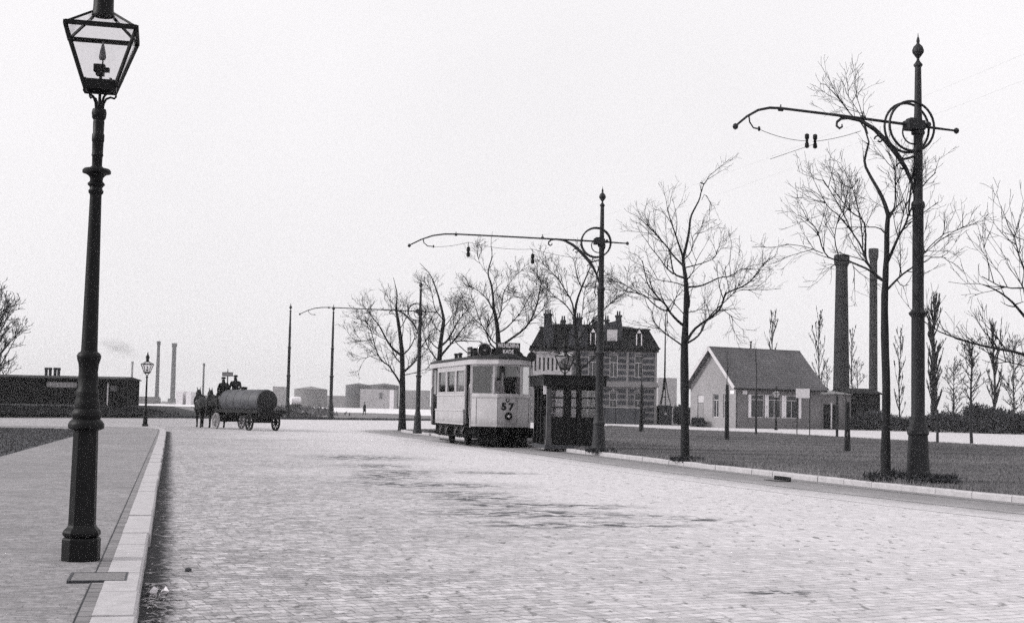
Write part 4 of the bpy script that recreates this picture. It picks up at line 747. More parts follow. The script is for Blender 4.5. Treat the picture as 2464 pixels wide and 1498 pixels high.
for sgn, y0, nm in ((1, 0.0, 'near'), (-1, LT, 'far')):
    bf = body_front(sgn, y0); mb = MB(); strip(mb, bf, z0 - .04, zb); dash = mb.build('dash', CREAM, tram, smooth=True)
    mb = MB(); strip(mb, [(x * 1.008, y - sgn * .012) for x, y in bf], zb - .06, zb - .01, .05); strip(mb, [(x * 1.008, y - sgn * .012) for x, y in bf], z0 - .06, z0 + .02, .05); mb.build('dash_moulding', mat('tram_moulding', .3, .5, .1, 3), dash)
    q = MB()
    for (x, y) in (bf[1], bf[3], bf[6], bf[8]): q.box((x * 1.004, y - sgn * .006, (z0 + zb) / 2), (.012, .012, zb - z0 - .1))
    q.build('panel_seam', mat('tram_seam', .2, .6, .1, 3), dash)
    fr = MB(); strip(fr, bf, zb, zb + .1, .06); strip(fr, bf, zt_, zt_ + .06, .06)
    corners = [bf[0], ((-NF - .16 - NF) / 2, y0 + sgn * .13), ((NF + .16 + NF) / 2, y0 + sgn * .13), bf[-1]]
    for (x, y), w_ in zip(corners, (.09, .13, .13, .09)): fr.box((x, y + sgn * .02, (zb + zt_) / 2 + .05), (w_, .1, zt_ - zb - .1), math.atan2(.75, 1) * (-1 if x < 0 else 1) * sgn * .6)
    fr.box((0.02, y0 + sgn * .03, (zb + zt_) / 2 + .05), (.05, .05, zt_ - zb - .1)) if sgn < 0 else None
    xi = NF + .1; pf = fr.build('vestibule_frame', CREAM2, tram)
    wq = MB(); z_a, z_b = zb + .1, zt_
    wq.add([(-xi, y0 + sgn * .08, z_a), (xi, y0 + sgn * .08, z_a), (xi, y0 + sgn * .08, z_b), (-xi, y0 + sgn * .08, z_b)], [(0, 1, 2, 3)])
    for s2 in (-1, 1): wq.add([(s2 * (NF + .12), y0 + sgn * .18, z_a), (s2 * (HW - .03), y0 + sgn * (FD - .05), z_a), (s2 * (HW - .03), y0 + sgn * (FD - .05), z_b), (s2 * (NF + .12), y0 + sgn * .18, z_b)], [(0, 1, 2, 3)])
    wq.build('pane', GLASS, pf)
    # entrance posts, handrails and steps on both sides
    for s2 in (-1, 1):
        q = MB(); q.mm(s2 * HW - .03, s2 * HW + .03, y0 + sgn * (FD + .03), y0 + sgn * (FD + .09), z0 - .1, zt_ + .06); q.build('entrance_post', CREAM2, tram)
        q = MB(); q.tube([(s2 * (HW + .02), y0 + sgn * (FD + .14), 1.0), (s2 * (HW + .05), y0 + sgn * (FD + .14), 1.15), (s2 * (HW + .05), y0 + sgn * (FD + .14), 2.1), (s2 * (HW + .02), y0 + sgn * (FD + .14), 2.2)], .016, 6); q.build('handrail', STEEL, tram)
        q = MB(); q.mm(s2 * (HW - .25), s2 * (HW + .12), y0 + sgn * (FD + .05), y0 + sgn * (EN + .02), .38, .42); q.mm(s2 * (HW - .25), s2 * (HW - .22), y0 + sgn * (FD + .05), y0 + sgn * (EN + .02), .42, .7); q.build('step', UNDER, tram)
        # lattice gate half way across the opening
        q = MB()
        for k in range(4): yy = y0 + sgn * (FD + .2 + k * .15); q.tube([(s2 * (HW - .05), yy, .8), (s2 * (HW - .05), yy, 1.55)], .014, 5)
        q.tube([(s2 * (HW - .05), y0 + sgn * (FD + .1), 1.55), (s2 * (HW - .05), y0 + sgn * EN, 1.55)], .016, 5); q.build('gate', UNDER, tram)
    # dark platform interior: bulkhead with doorway
    yb = y0 + sgn * (EN + .02); q = MB(); q.wall((-HW + .04, yb, z0), (1, 0, 0), (0, 1, 0), 2 * HW - .08, 2.2, [(.7, 1.4, .02, 1.95)], .05); q.build('bulkhead', INNER, tram)
    q = MB(); q.lathe([(.11, z0), (.1, 1.75), (.13, 1.76), (.13, 1.84), (.03, 1.85)], 12, (.15, y0 + sgn * .4, 0)); q.tube([(.15, y0 + sgn * .4, 1.86), (.02, y0 + sgn * .34, 1.92)], .015, 6); q.build('controller', INNER, tram)
# saloon sides
for s2 in (-1, 1):
    Ls_ = SE - EN; wn_ = [(.22 + k * 1.6, 1.62 + k * 1.6, 1.12, 1.98) for k in range(3)]
    o_ = (-HW, SE, z0) if s2 < 0 else (HW, EN, z0); u_ = (0, -1, 0) if s2 < 0 else (0, 1, 0)
    mb = MB(); mb.wall(o_, u_, (-s2, 0, 0), Ls_, zt_ + .06 - z0, wn_, .06); sd_ = mb.build('saloon_side', CREAM, tram)
    for a, b, c, d in wn_:
        y_ = (lambda t: SE - t) if s2 < 0 else (lambda t: EN + t); q = MB(); x_ = s2 * (HW - .01)
        for e, f_ in ((a, a + .05), (b - .05, b)): q.mm(x_ - .025, x_ + .018, y_(e), y_(f_), z0 + c + .001, z0 + d - .001)
        for e, f_ in ((c, c + .05), (d - .05, d)): q.mm(x_ - .022, x_ + .012, y_(a + .051), y_(b - .051), z0 + e + .001, z0 + f_ - .001)
        wf = q.build('window', CREAM2, sd_); q = MB(); xx = s2 * (HW - .03); q.add([(xx, y_(a + .05), z0 + c), (xx, y_(b - .05), z0 + c), (xx, y_(b - .05), z0 + d), (xx, y_(a + .05), z0 + d)], [(0, 1, 2, 3)]); q.build('pane', GLASS, wf)
    q = MB(); q.mm(s2 * (HW + .001), s2 * (HW + .075), EN - .02, SE + .02, z0 + .46, z0 + .52); q.mm(s2 * (HW + .001), s2 * (HW + .025), EN, SE, z0 + 1.02, z0 + 1.06); q.mm(s2 * (HW + .001), s2 * (HW + .05), EN - .02, SE + .02, z0 - .03, z0 + .02); q.build('waist_moulding', CREAM2, sd_)
    q = MB(); q.mm(s2 * (HW + .002), s2 * (HW + .06), EN, SE, z0 + .021, z0 + .455); q.build('rocker_panel', CREAM, sd_, bevel=.015)
# floor, seats
q = MB(); q.prism(body_front(1, 0.06) + body_front(-1, LT - .06)[::-1], z0 - .12, z0 - .045); q.build('floor', UNDER, tram)
for s2 in (-1, 1): q = MB(); q.mm(s2 * .62, s2 * 1.0, EN + .2, SE - .2, z0 + .4, z0 + .46); q.mm(s2 * .96, s2 * 1.0, EN + .2, SE - .2, z0 + .46, z0 + .98); q.build('bench', DARKWOOD, tram)
# roof: pale fascia, dark canvas, raised middle
rp = lambda k, y: [(x * (1 + k), (yy - 4.275) * (1 + k * .45) + 4.275) for x, yy in body_front(1, 0) + body_front(-1, LT)[::-1]]
q = MB(); q.prism(rp(.05, 0), zt_ + .061, zr_); rf_ = q.build('roof', CREAM2, tram)
q = MB(); a_ = rp(.075, 0); n = len(a_); lv = [(1.0, zr_ + .002), (1.0, zr_ + .05), (.8, zr_ + .13), (.45, zr_ + .19), (.1, zr_ + .21)]; q.add([(x * k, (y - 4.275) * (1 if k == 1 else .94 + .06 * k) + 4.275, z) for k, z in lv for x, y in a_], [(i * n + j, i * n + (j + 1) % n, (i + 1) * n + (j + 1) % n, (i + 1) * n + j) for i in range(4) for j in range(n)] + [tuple(4 * n + j for j in range(n))]); q.build('roof_canvas', ROOFM, rf_)
for y in (2.6, 3.3, 4.9, 5.6):
    for s2 in (-1, 1): q = MB(); q.lathe([(.07, 0), (.07, .14), (.1, .15), (.1, .2), (.02, .22)], 8, (s2 * .62, y, zr_ + .15)); q.build('roof_ventilator', ROOFM, rf_)
# current collector bow folded along the roof
q = MB(); q.box((0, 3.9, zr_ + .3), (.8, 1.3, .1)); q.tube([(-.5, 4.3, zr_ + .36), (-.55, 5.6, zr_ + .7), (-.5, 6.5, zr_ + .9), (.5, 6.5, zr_ + .9), (.55, 5.6, zr_ + .7), (.5, 4.3, zr_ + .36)], .018, 6); q.box((-.35, 3.6, zr_ + .42), (.2, .5, .16)); q.box((.35, 3.6, zr_ + .42), (.2, .5, .16)); q.build('current_collector', UNDER, tram)
# boards
BOARD = mat('black_board', .006, .6, .2, 5); LET = mat('white_lettering', .8, .6, .03, 5)
q = MB(); q.mm(-.4, .46, .16, .24, zr_ + .04, zr_ + .58); q.prism([(.462, zr_ + .04), (.78, zr_ + .04), (.74, zr_ + .1), (.6, zr_ + .14), (.53, zr_ + .24), (.462, zr_ + .28)], .17, .23, 'Y'); q.prism([(-.402, zr_ + .04), (-.6, zr_ + .04), (-.402, zr_ + .3)], .17, .23, 'Y'); db = q.build('destination_board', BOARD, tram)
text('WILHELMINA', .2, LET, db, (.03, .155, zr_ + .475), (R(90), 0, 0), sx=.64, bold=.003); text('KADE', .2, LET, db, (.03, .155, zr_ + .26), (R(90), 0, 0), sx=.78, bold=.004)
q = MB(); q.mm(-.03, .03, -.28, .28, 0, .36); rb = q.build('route_board', BOARD, tram); rb.location = (-.98, 1.75, zr_ + .1)
q = MB(); q.mm(-.036, -.031, -.24, .24, .05, .09); q.mm(-.036, -.031, -.24, .24, .2, .24); q.build('route_board_trim', mat('tram_moulding', .3), rb)
q = MB(); q.lathe([(.25, -.04), (.27, 0), (.25, .04)], 24, (-.72, .62, zr_ + .3), 'Y'); nd = q.build('route_lamp', BOARD, tram, smooth=True)
q = MB(); q.tube([(-.72 + .24 * math.cos(t), .572, zr_ + .3 + .24 * math.sin(t)) for t in [k * math.pi / 12 for k in range(24)]], .012, 5, closed=True); q.lathe([(.045, 0), (.045, .01)], 12, (-.72, .565, zr_ + .31), 'Y'); q.build('lamp_rim', STEEL, nd)
q = MB(); q.lathe([(.06, -.03), (.165, -.026), (.175, 0), (.165, .026), (.06, .03)], 24, (.93, .3, zr_ + .12), 'Y'); q.tube([(.93, .3, zr_ - .06), (.93, .3, zr_ - .3)], .02, 6); dsk = q.build('signal_disc', BOARD, tram, smooth=True)
# number, arms, headlamp, coupling, lifeguard
NUM = mat('black_lettering', .02, .6, .1, 5)
text('5', .32, NUM, tram, (-.13, -.006, 1.42), (R(90), 0, 0), 'number', sx=1.1, bold=.02); text('7', .32, NUM, tram, (.13, -.006, 1.42), (R(90), 0, 0), 'number', sx=1.1, bold=.02)
q = MB(); q.prism([(-.07, 1.7), (-.075, 1.64), (-.04, 1.59), (0, 1.565), (.04, 1.59), (.075, 1.64), (.07, 1.7)], -.014, -.004, 'Y'); q.prism([(-.045, 1.69), (-.045, 1.645), (0, 1.6), (.045, 1.645), (.045, 1.69)], -.02, -.0145, 'Y')
em = q.build('emblem', NUM, tram); q = MB(); q.prism([(-.034, 1.685), (-.034, 1.65), (0, 1.615), (.034, 1.65), (.034, 1.685)], -.024, -.0205, 'Y'); q.build('shield', CREAM2, em)
q = MB(); q.lathe([(.115, 0), (.135, -.05), (.125, -.1), (.105, -.1), (.085, -.05), (.02, -.045)], 24, (.03, -.003, 1.1), 'Y'); hl = q.build('headlamp', UNDER, tram, smooth=True)
q = MB(); q.lathe([(.003, -.075), (.04, -.07), (.055, -.055), (.06, -.045)], 16, (.05, -.0, 1.09), 'Y'); q.build('headlamp_glass', WHITE, hl, smooth=True)
q = MB(); q.box((0, -.16, .62), (.2, .4, .14)); q.box((0, -.38, .62), (.34, .06, .2)); q.mm(-HW + .1, HW - .1, .1, .18, .35, .7); q.build('coupler', UNDER, tram, bevel=.02)
q = MB(); bfr = body_front(1, .12)
for k in range(6): z = .06 + k * .112; strip(q, [(x * .95, y) for x, y in bfr], z, z + .1, .03)
q.mm(-.85, .85, .3, .9, .1, .14); q.build('lifeguard', UNDER, tram)
q = MB(); q.mm(-.75, .75, 1.5, 7.0, .42, .62); q.mm(-.95, -.8, 1.0, 7.6, .3, .7); q.mm(.8, .95, 1.0, 7.6, .1, .7); q.mm(-1.0, -.94, 2.0, 6.6, .1, .14); q.mm(-.78, .78, 1.0, 1.06, .08, .7)
for y in (2.9, 5.6):
    q.box((0, y, .45), (1.3, .9, .3)); q.tube([(-.9, y, .4), (.9, y, .4)], .06, 8)
    for x in (-.98, .98): q.box((x, y, .5), (.12, .5, .24)); q.tube([(x, y - .4, .6), (x, y - .2, .45), (x, y + .2, .45), (x, y + .4, .6)], .03, 6)
for s2 in (-1, 1):
    for y in [1.9 + .36 * k for k in range(14)]: q.beam((s2 * 1.02, y, .28), (s2 * 1.02, y + (.3 if int(y * 10) % 2 else .02), .74), .05, .03)
    q.mm(s2 * .99, s2 * 1.05, 1.8, 6.8, .3, .36); q.mm(s2 * .99, s2 * 1.05, 1.8, 6.8, .66, .72)
q.build('truck', UNDER, tram)
for y in (2.35, 3.45, 5.05, 6.15):
    q = MB()
    for s2 in (-1, 1):
        q.tube([(s2 * 1.07 + .045 * math.cos(t * 2.2), y + .045 * math.sin(t * 2.2), .36 + t * .02) for t in range(17)], .014, 5); q.tube([(s2 * 1.06, y - .3, .66), (s2 * 1.075, y - .15, .54), (s2 * 1.075, y, .5)], .02, 5)
    q.build('spring', mat('spring_highlight_steel', .16, .6, .3, 20), tram)  # springs coloured pale to paint highlights onto the dark running gear
for y in (2.9, 5.6):
    for x in (-.7175, .7175): q = MB(); q.lathe([(.05, -.06), (.36, -.06), (.38, -.05), (.38, .02), (.42, .03), (.42, .05), (.1, .055), (.08, .1)], 24, (x, y, .385), 'X'); q.build('wheel', UNDER, tram, smooth=True)
# driver's notice cards in the front windows
q = MB(); q.mm(-.5, -.2, .1, .108, zb + .12, zb + .55); q.mm(-.2, -.1, .1, .108, zb + .12, zb + .35); q.build('window_card', WHITE, tram)
q = MB(); q.mm(.3, .46, .1, .108, zb + .1, zb + .5); q.build('window_card', CURTAIN, tram)
# ------------------------------------------------------------------ tram shelter
a = gp(1319, 1080, .1); b = gp(1434, 1082, .1); dS = (b - a); dS.z = 0; rzS = R(9); SW = 1.64; SD = 2.3; SHt = at(1319, 901, a.y).z - .1
shl = thing('tram_shelter', 'dark glazed timber tram shelter on the park kerb behind the tram', 'shelter', (a.x + .02, a.y + .8, .1), rzS); sp2 = .98
DKP = mat('dark_green_paint', .008, .5, .3, 6, spec=.2)
q = MB(); 
for s_ in ('f', 'b'):
    y = 0 if s_ == 'f' else SD - .06; q.mm(.06, SW - .06, y, y + .06, .12, sp2)
q.mm(0, .06, .06, SD - .06, .12, sp2); q.mm(SW - .06, SW, .06, SD - .06, .12, sp2)
for k in range(4): x = .1 + k * .37; q.mm(x, x + .3, -.02, -.002, .2, sp2 - .1)
q.build('panelling', DKP, shl)
q = MB(); q.mm(-.12, SW + .12, -.12, SD + .12, 0, .12); q.build('plinth', mat('shelter_plinth', .05, .9, .3, 4), shl)
for x, y in ((0, 0), (SW, 0), (0, SD), (SW, SD), (.65, 0), (1.0, 0), (0, 1.05), (0, 1.7), (SW, 1.1)):
    q = MB(); q.mm(x - .075, x + .075, y - .075, y + .075, .121, SHt - .423); q.mm(x - .1, x + .1, y - .1, y + .1, .121, .3); q.build('post', DKP if (x, y) != (0, 0) else mat('lit_post_paint', .07, .7, .3, 8), shl)  # front corner post paler: light falling on it is painted into its colour
q = MB(); q.mm(-.1, SW + .1, -.1, SD + .1, SHt - .42, SHt - .343); q.build('lintel', DKP, shl)
q = MB(); q.prism([(-.22, -.22), (SW + .22, -.22), (SW + .22, SD + .22), (-.22, SD + .22)], SHt - .34, SHt - .03); q.prism([(-.27, -.27), (SW + .27, -.27), (SW + .27, SD + .27), (-.27, SD + .27)], SHt - .028, SHt + .02); q.build('roof', DKP, shl)
def swin(x0, x1, y0, y1):
    q = MB(); zs = [sp2 + .01, sp2 + .05]; H_ = SHt - .43
    hor = abs(x1 - x0) > abs(y1 - y0)
    for f_ in (0, .35, .68, .97):
        z = sp2 + (H_ - sp2) * f_
        if hor: q.mm(x0, x1, y0 - .02, y0 + .02, z, z + .045)
        else: q.mm(x0 - .02, x0 + .02, y0, y1, z, z + .045)
    f = q.build('window', DKP, shl); q = MB()
    if hor: q.mm(x0, x1, y0 + .024, y0 + .03, sp2, H_)
    else: q.mm(x0 + .024, x0 + .03, y0, y1, sp2, H_)
    q.build('pane', glass_mat('clear_shelter_glass', .08, .88), f)
swin(.08, .57, 0, 0); swin(.73, .92, 0, 0); swin(1.08, SW - .08, 0, 0); swin(.08, SW - .08, SD, SD); swin(0, 0, .08, .97); swin(0, 0, 1.13, 1.62); swin(SW, SW, .08, 1.02); swin(SW, SW, 1.18, SD - .08)
q = MB(); q.mm(.3, SW - .3, SD - .6, SD - .2, .5, .55); q.mm(.4, .48, SD - .55, SD - .25, .121, .5); q.mm(SW - .48, SW - .4, SD - .55, SD - .25, .121, .5); q.build('bench', DARKWOOD, shl)
q = MB(); q.mm(-.22, -.12, -.16, -.13, SHt - .62, SHt - .32); q.build('sign', WHITE, shl)
# ------------------------------------------------------------------ tank wagon, horses, people
SKIN = mat('skin', .3, .6, .1, 8); CLOTH = mat('dark_cloth', .006, .9, .3, 12); CLOTH2 = mat('grey_cloth', .012, .9, .3, 12); HIDE = mat('dark_horse_hide', .006, .6, .3, 5, spec=.2); HAIR = mat('dark_hair', .005, .7, .3, 20)
wp = gp(631, 1035.5); WH = R(125.5)
wag = thing('tank_wagon', 'long four wheeled tank wagon drawn by two horses on the far carriageway', 'wagon', (wp.x, wp.y, 0), WH)
TANKM = mat('tank_boards', .06, .6, .35, 2.5, .3, 20); TANKE = mat('tank_end', .014, .75, .35, 3); WAGM = mat('wagon_timber', .007, .85, .35, 6); WHL = mat('pale_wheel_paint', .27, .6, .2, 5)
q = MB(); q.lathe([(.55, -.45), (.58, -.4), (.58, 4.05), (.55, 4.1), (.2, 4.13)], 32, (0, 0, 1.46), 'X'); tk = q.build('tank', TANKM, wag, smooth=True)
q = MB(); q.lathe([(.15, -.56), (.4, -.53), (.55, -.47), (.555, -.452), (.2, -.45)], 32, (0, 0, 1.46), 'X'); q.build('tank_end', TANKE, tk, smooth=True)
q = MB()
for x in (-.38, .5, 1.4, 2.3, 3.2, 4.0): q.tube([(x, .585 * math.cos(t), 1.46 + .585 * math.sin(t)) for t in [k * math.pi / 14 for k in range(28)]], .006, 5, closed=True)
q.lathe([(.16, 0), (.16, .1), (.19, .11), (.19, .15), (.03, .17)], 14, (2.3, 0, 2.02)); q.build('tank_hoop', WAGM, tk)
q = MB()
for y in (-.42, .42): q.mm(-.9, 5.0, y - .07, y + .07, .86, 1.02)
for x in (-.85, .4, 1.6, 3.0, 4.4): q.mm(x - .08, x + .08, -.62, .62, .72, .857)
q.mm(-1.0, -.86, -.78, .78, .86, 1.03); q.mm(-.3, 1.5, -.5, .5, .6, .73); q.mm(3.7, 4.7, -.36, .36, .56, .735); q.build('frame', WAGM, wag)
for x, r, m in ((0, .43, WAGM), (4.05, .41, WHL)):
    q = MB(); q.tube([(x, -.75, r), (x, .75, r)], .045, 8); q.mm(x - .07, x + .07, -.55, .55, r - .02, .74); q.build('axle', WAGM, wag)
    for y in (-.72, .72):
        q = MB(); n = 28; q.tube([(x + (r - .045) * math.cos(2 * math.pi * k / n), y, r + (r - .045) * math.sin(2 * math.pi * k / n)) for k in range(n)], .04, 6, closed=True); wl = q.build('wheel', m, wag, smooth=True)
        q = MB(); q.lathe([(r - .012, -.05), (r, -.05), (r, .05), (r - .012, .05), (r - .012, -.05)], 28, (x, y, r), 'Y', cap=False); q.build('tyre', IRON if m is WAGM else m, wl)
        q = MB(); q.lathe([(.05, -.12), (.09, -.08), (.09, .08), (.05, .12)], 12, (x, y, r), 'Y')
        for k in range(10): a = 2 * math.pi * k / 10; q.beam((x + .07 * math.cos(a), y, r + .07 * math.sin(a)), (x + (r - .06) * math.cos(a), y, r + (r - .06) * math.sin(a)), .045, .035)
        q.build('spokes', m, wl)
q = MB(); q.mm(4.15, 4.6, -.66, .66, 1.68, 1.73); q.mm(4.135, 4.165, -.66, .66, 1.731, 1.95); q.mm(4.6, 4.95, -.6, .6, 1.2, 1.25); q.mm(4.2, 4.3, -.62, -.55, 1.03, 1.68); q.mm(4.2, 4.3, .55, .62, 1.03, 1.68); q.build('driver_seat', WAGM, wag)
q = MB(); q.tube([(4.6, 0, .62), (5.6, 0, .8), (7.7, 0, .95)], [.05, .045, .03], 8); q.beam((5.15, -.75, .72), (5.15, .75, .72), .06, .06)
for s_ in (-.55, .55): q.tube([(5.15, s_, .74), (6.2, s_ * 1.4, .95), (7.3, s_ * 1.35, 1.1)], .015, 5); q.tube([(5.15, s_ * .4, .74), (6.2, s_ * .55, .95), (7.3, s_ * .6, 1.1)], .015, 5)
q.build('draught_pole', WAGM, wag)
q = MB(); q.lathe([(.03, 0), (.09, .02), (.09, .2), (.03, .24)], 10, (2.6, -.5, .5)); q.build('bucket', WHL, wag)
wm = wag.matrix_basis
def on_wagon(x, y, z): return wm @ Vector((x, y, z))
def horse(label, loc, rz):
    o = thing('horse', label, 'horse', loc, rz, 'horses drawing the tank wagon')
    J = [((-.5, 0, 1.33), .31, .33), ((0, 0, 1.25), .33, .34), ((.48, 0, 1.3), .29, .33), ((.74, 0, 1.5), .17, .23), ((.93, 0, 1.72), .12, .17), ((1.06, 0, 1.92), .1, .12), ((1.22, 0, 1.76), .085, .1), ((1.4, 0, 1.54), .065, .07), ((1.45, 0, 1.47), .055, .05)]
    B = [(0, 1), (1, 2), (2, 3), (3, 4), (4, 5), (5, 6), (6, 7), (7, 8)]
    for s_ in (-1, 1):
        k = len(J); st = .12 * s_
        J += [((-.62, .19 * s_, 1.08), .17, .2), ((-.5 + st, .2 * s_, .86), .11, .14), ((-.78 + st, .2 * s_, .5), .06, .075), ((-.72 + st * 1.2, .2 * s_, .17), .045, .045), ((-.68 + st * 1.2, .2 * s_, .09), .055, .06), ((-.63 + st * 1.2, .2 * s_, .03), .07, .07)]; B += [(0, k)] + [(k + i, k + i + 1) for i in range(5)]
        k = len(J); st = -.1 * s_
        J += [((.55, .18 * s_, 1.02), .13, .17), ((.5 + st, .18 * s_, .75), .085, .1), ((.56 + st, .18 * s_, .48), .06, .065), ((.53 + st * 1.3, .18 * s_, .17), .043, .043), ((.55 + st * 1.3, .18 * s_, .09), .05, .055), ((.59 + st * 1.3, .18 * s_, .03), .065, .065)]; B += [(2, k)] + [(k + i, k + i + 1) for i in range(5)]
        k = len(J); J += [((1.04, .07 * s_, 2.02), .035, .03), ((1.05, .085 * s_, 2.1), .03, .02), ((1.06, .08 * s_, 2.17), .008, .008)]; B += [(5, k), (k, k + 1), (k + 1, k + 2)]
    skin('body', J, B, HIDE, o)
    q = MB(); q.tube([(-.8, 0, 1.5), (-.93, 0, 1.42), (-1.0, 0, 1.15), (-1.0, .02, .8), (-.96, .02, .6)], [.04, .06, .08, .07, .02], 8); q.build('tail', HAIR, o, smooth=True)
    q = MB()
    for k in range(9): t = k / 8; q.tube([(.6 + .44 * t, 0, 1.62 + .36 * t), (.57 + .44 * t, .1, 1.56 + .37 * t), (.6 + .44 * t, .16, 1.4 + .38 * t)], [.04, .035, .01], 5)
    q.build('mane', HAIR, o)
    q = MB(); q.tube([(.66 + .1 * math.sin(t), .3 * math.cos(t), 1.38 + .36 * math.sin(t)) for t in [k * math.pi / 10 for k in range(20)]], .055, 6, closed=True); q.build('collar', WAGM, o, smooth=True)
    q = MB(); q.tube([(1.3, .085, 1.72), (1.25, .1, 1.85), (1.05, .11, 1.95)], .012, 4); q.tube([(1.3, -.085, 1.72), (1.25, -.1, 1.85), (1.05, -.11, 1.95)], .012, 4); q.tube([(.35 + .02 * math.sin(t), .36 * math.cos(t), 1.26 + .37 * math.sin(t)) for t in [k * math.pi / 10 for k in range(20)]], .02, 4, closed=True); q.build('harness', WAGM, o)
    return o
hp = on_wagon(6.05, .62, 0); hb = horse('dark horse with pricked ears on the outer side of the wagon pole', (hp.x, hp.y, 0), WH - R(10))
hp = on_wagon(6.5, -.33, 0); dup(hb, (hp.x, hp.y, 0), WH - R(6), 'dark horse walking just ahead of the tank, inner side of the wagon pole')
def paint_skin(o, test):
    o.data.materials.append(SKIN)
    for p in o.data.polygons:
        if test(p.center): p.material_index = 1
def seated(label, loc, rz, cloth, lean=0.0, cap='cap'):
    o = thing('person', label, 'person', loc, rz, 'men riding on the wagon seat', 1.1)
    J = [((0, 0, .06), .16, .15), ((.0 + lean * .3, 0, .28), .16, .135), ((.02 + lean * .6, 0, .47), .19, .13), ((.03 + lean, 0, .6), .065, .065), ((.05 + lean, 0, .69), .085, .095), ((.05 + lean, 0, .8), .085, .1), ((.15 + lean, 0, .72), .02, .02)]
    B = [(0, 1), (1, 2), (2, 3), (3, 4), (4, 5), (4, 6)]
    for s_ in (-1, 1):
        k = len(J); J += [((.02 + lean * .6, .2 * s_, .53), .075, .075), ((.06 + lean * .5, .28 * s_, .27), .058, .058), ((.3 + lean * .3, .17 * s_, .2), .04, .04), ((.38 + lean * .3, .13 * s_, .21), .042, .03)]; B += [(2, k), (k, k + 1), (k + 1, k + 2), (k + 2, k + 3)]
        k = len(J); J += [((.2, .11 * s_, .08), .1, .1), ((.46, .13 * s_, .07), .075, .075), ((.5, .13 * s_, -.2), .06, .06), ((.5, .13 * s_, -.42), .045, .045), ((.64, .14 * s_, -.46), .045, .035)]; B += [(0, k)] + [(k + i, k + i + 1) for i in range(4)]
    b_ = skin('body', J, B, cloth, o); paint_skin(b_, lambda c: (c.z > .61 and c.x > .06 + lean) or (c.x > .36 and .15 < c.z < .27))
    q = MB(); q.lathe([(.1, 0), (.102, .02), (.11, .05), (.1, .085), (.05, .1), (.01, .102)], 14, (.045 + lean, 0, .79)); q.prism([(-.08, -.04), (.08, -.04), (.06, .02), (0, .04), (-.06, .02)], .795, .81)
    if True: v = q.v[-10:]; q.v[-10:] = [(.05 + lean + .1 + p[1], p[0], p[2]) for p in v]
    q.build('cap', CLOTH, o, smooth=True)
    return o
s1 = on_wagon(4.36, .18, 1.72); seated('person in a dark coat and cap driving the wagon, seated on the horse side', (s1.x, s1.y, 1.72), WH, CLOTH, .06)
s2_ = on_wagon(4.36, -.46, 2.0); seated('person in a broad dark coat and cap sitting upright by the tank top', (s2_.x, s2_.y, 1.84), WH - R(4), CLOTH2, .0)
mp_ = gp(877, 998.5, -.06); man = thing('person', 'person in a long dark coat walking alone on the harbour bank', 'person', mp_, R(200), None)
J = [((0, 0, .95), .16, .13), ((0, 0, 1.15), .16, .13), ((.02, 0, 1.35), .18, .13), ((.03, 0, 1.5), .06, .06), ((.05, 0, 1.6), .085, .095), ((.05, 0, 1.71), .08, .095), ((.15, 0, 1.62), .018, .018)]; B = [(0, 1), (1, 2), (2, 3), (3, 4), (4, 5), (4, 6)]
for s_ in (-1, 1):
    k = len(J); J += [((.02, .2 * s_, 1.42), .075, .075), ((.0 - .05 * s_, .25 * s_, 1.14), .056, .056), ((.08 - .1 * s_, .24 * s_, .9), .042, .042), ((.1 - .1 * s_, .23 * s_, .82), .04, .03)]; B += [(2, k), (k, k + 1), (k + 1, k + 2), (k + 2, k + 3)]
    k = len(J); J += [((.06 * s_, .1 * s_, .75), .11, .1), ((.16 * s_ + .03, .1 * s_, .48), .07, .07), ((.2 * s_, .1 * s_, .1), .048, .048), ((.2 * s_ + .13, .1 * s_, .04), .045, .035)]; B += [(0, k)] + [(k + i, k + i + 1) for i in range(3)]
b_ = skin('body', J, B, CLOTH2, man); paint_skin(b_, lambda c: c.z > 1.52 or (c.z < .86 and abs(c.y) > .2))
q = MB(); q.lathe([(.12, 1.7), (.125, 1.73), (.11, 1.8), (.02, 1.82)], 14, (.05, 0, 0)); q.build('cap', CLOTH, man, smooth=True)
q = MB(); q.lathe([(.23, .5), (.2, .8), (.185, 1.0), (.2, 1.15), (.21, 1.35)], 14, (.01, 0, 0)); q.build('coat', CLOTH2, man, smooth=True)
# covered hand cart on the bank
c = gp(711, 987, -.06); hc = thing('covered_cart', 'small cart with a white rounded cover standing on the harbour bank', 'cart', c, R(20)); s = c.y / FPX
q = MB(); q.lathe([(.2, -1.0), (.75, -.95), (.85, -.5), (.85, .5), (.75, .95), (.2, 1.0)], 18, (0, 0, 1.95), 'X'); q.build('cover', WHITE, hc, smooth=True); q = MB(); q.mm(-1.1, 1.1, -.7, .7, .9, 1.15); q.tube([(-.6, -.8, .5), (-.6, .8, .5)], .05, 6); q.tube([(.6, -.8, .5), (.6, .8, .5)], .05, 6); q.mm(-.8, .8, -.5, .5, .5, .9); q.build('frame', WAGM, hc)
for x in (-.6, .6):
    for y in (-.75, .75): q = MB(); q.lathe([(.1, -.06), (.5, -.05), (.53, 0), (.5, .05), (.1, .06)], 18, (x, y, .5), 'Y'); q.build('wheel', WAGM, hc)
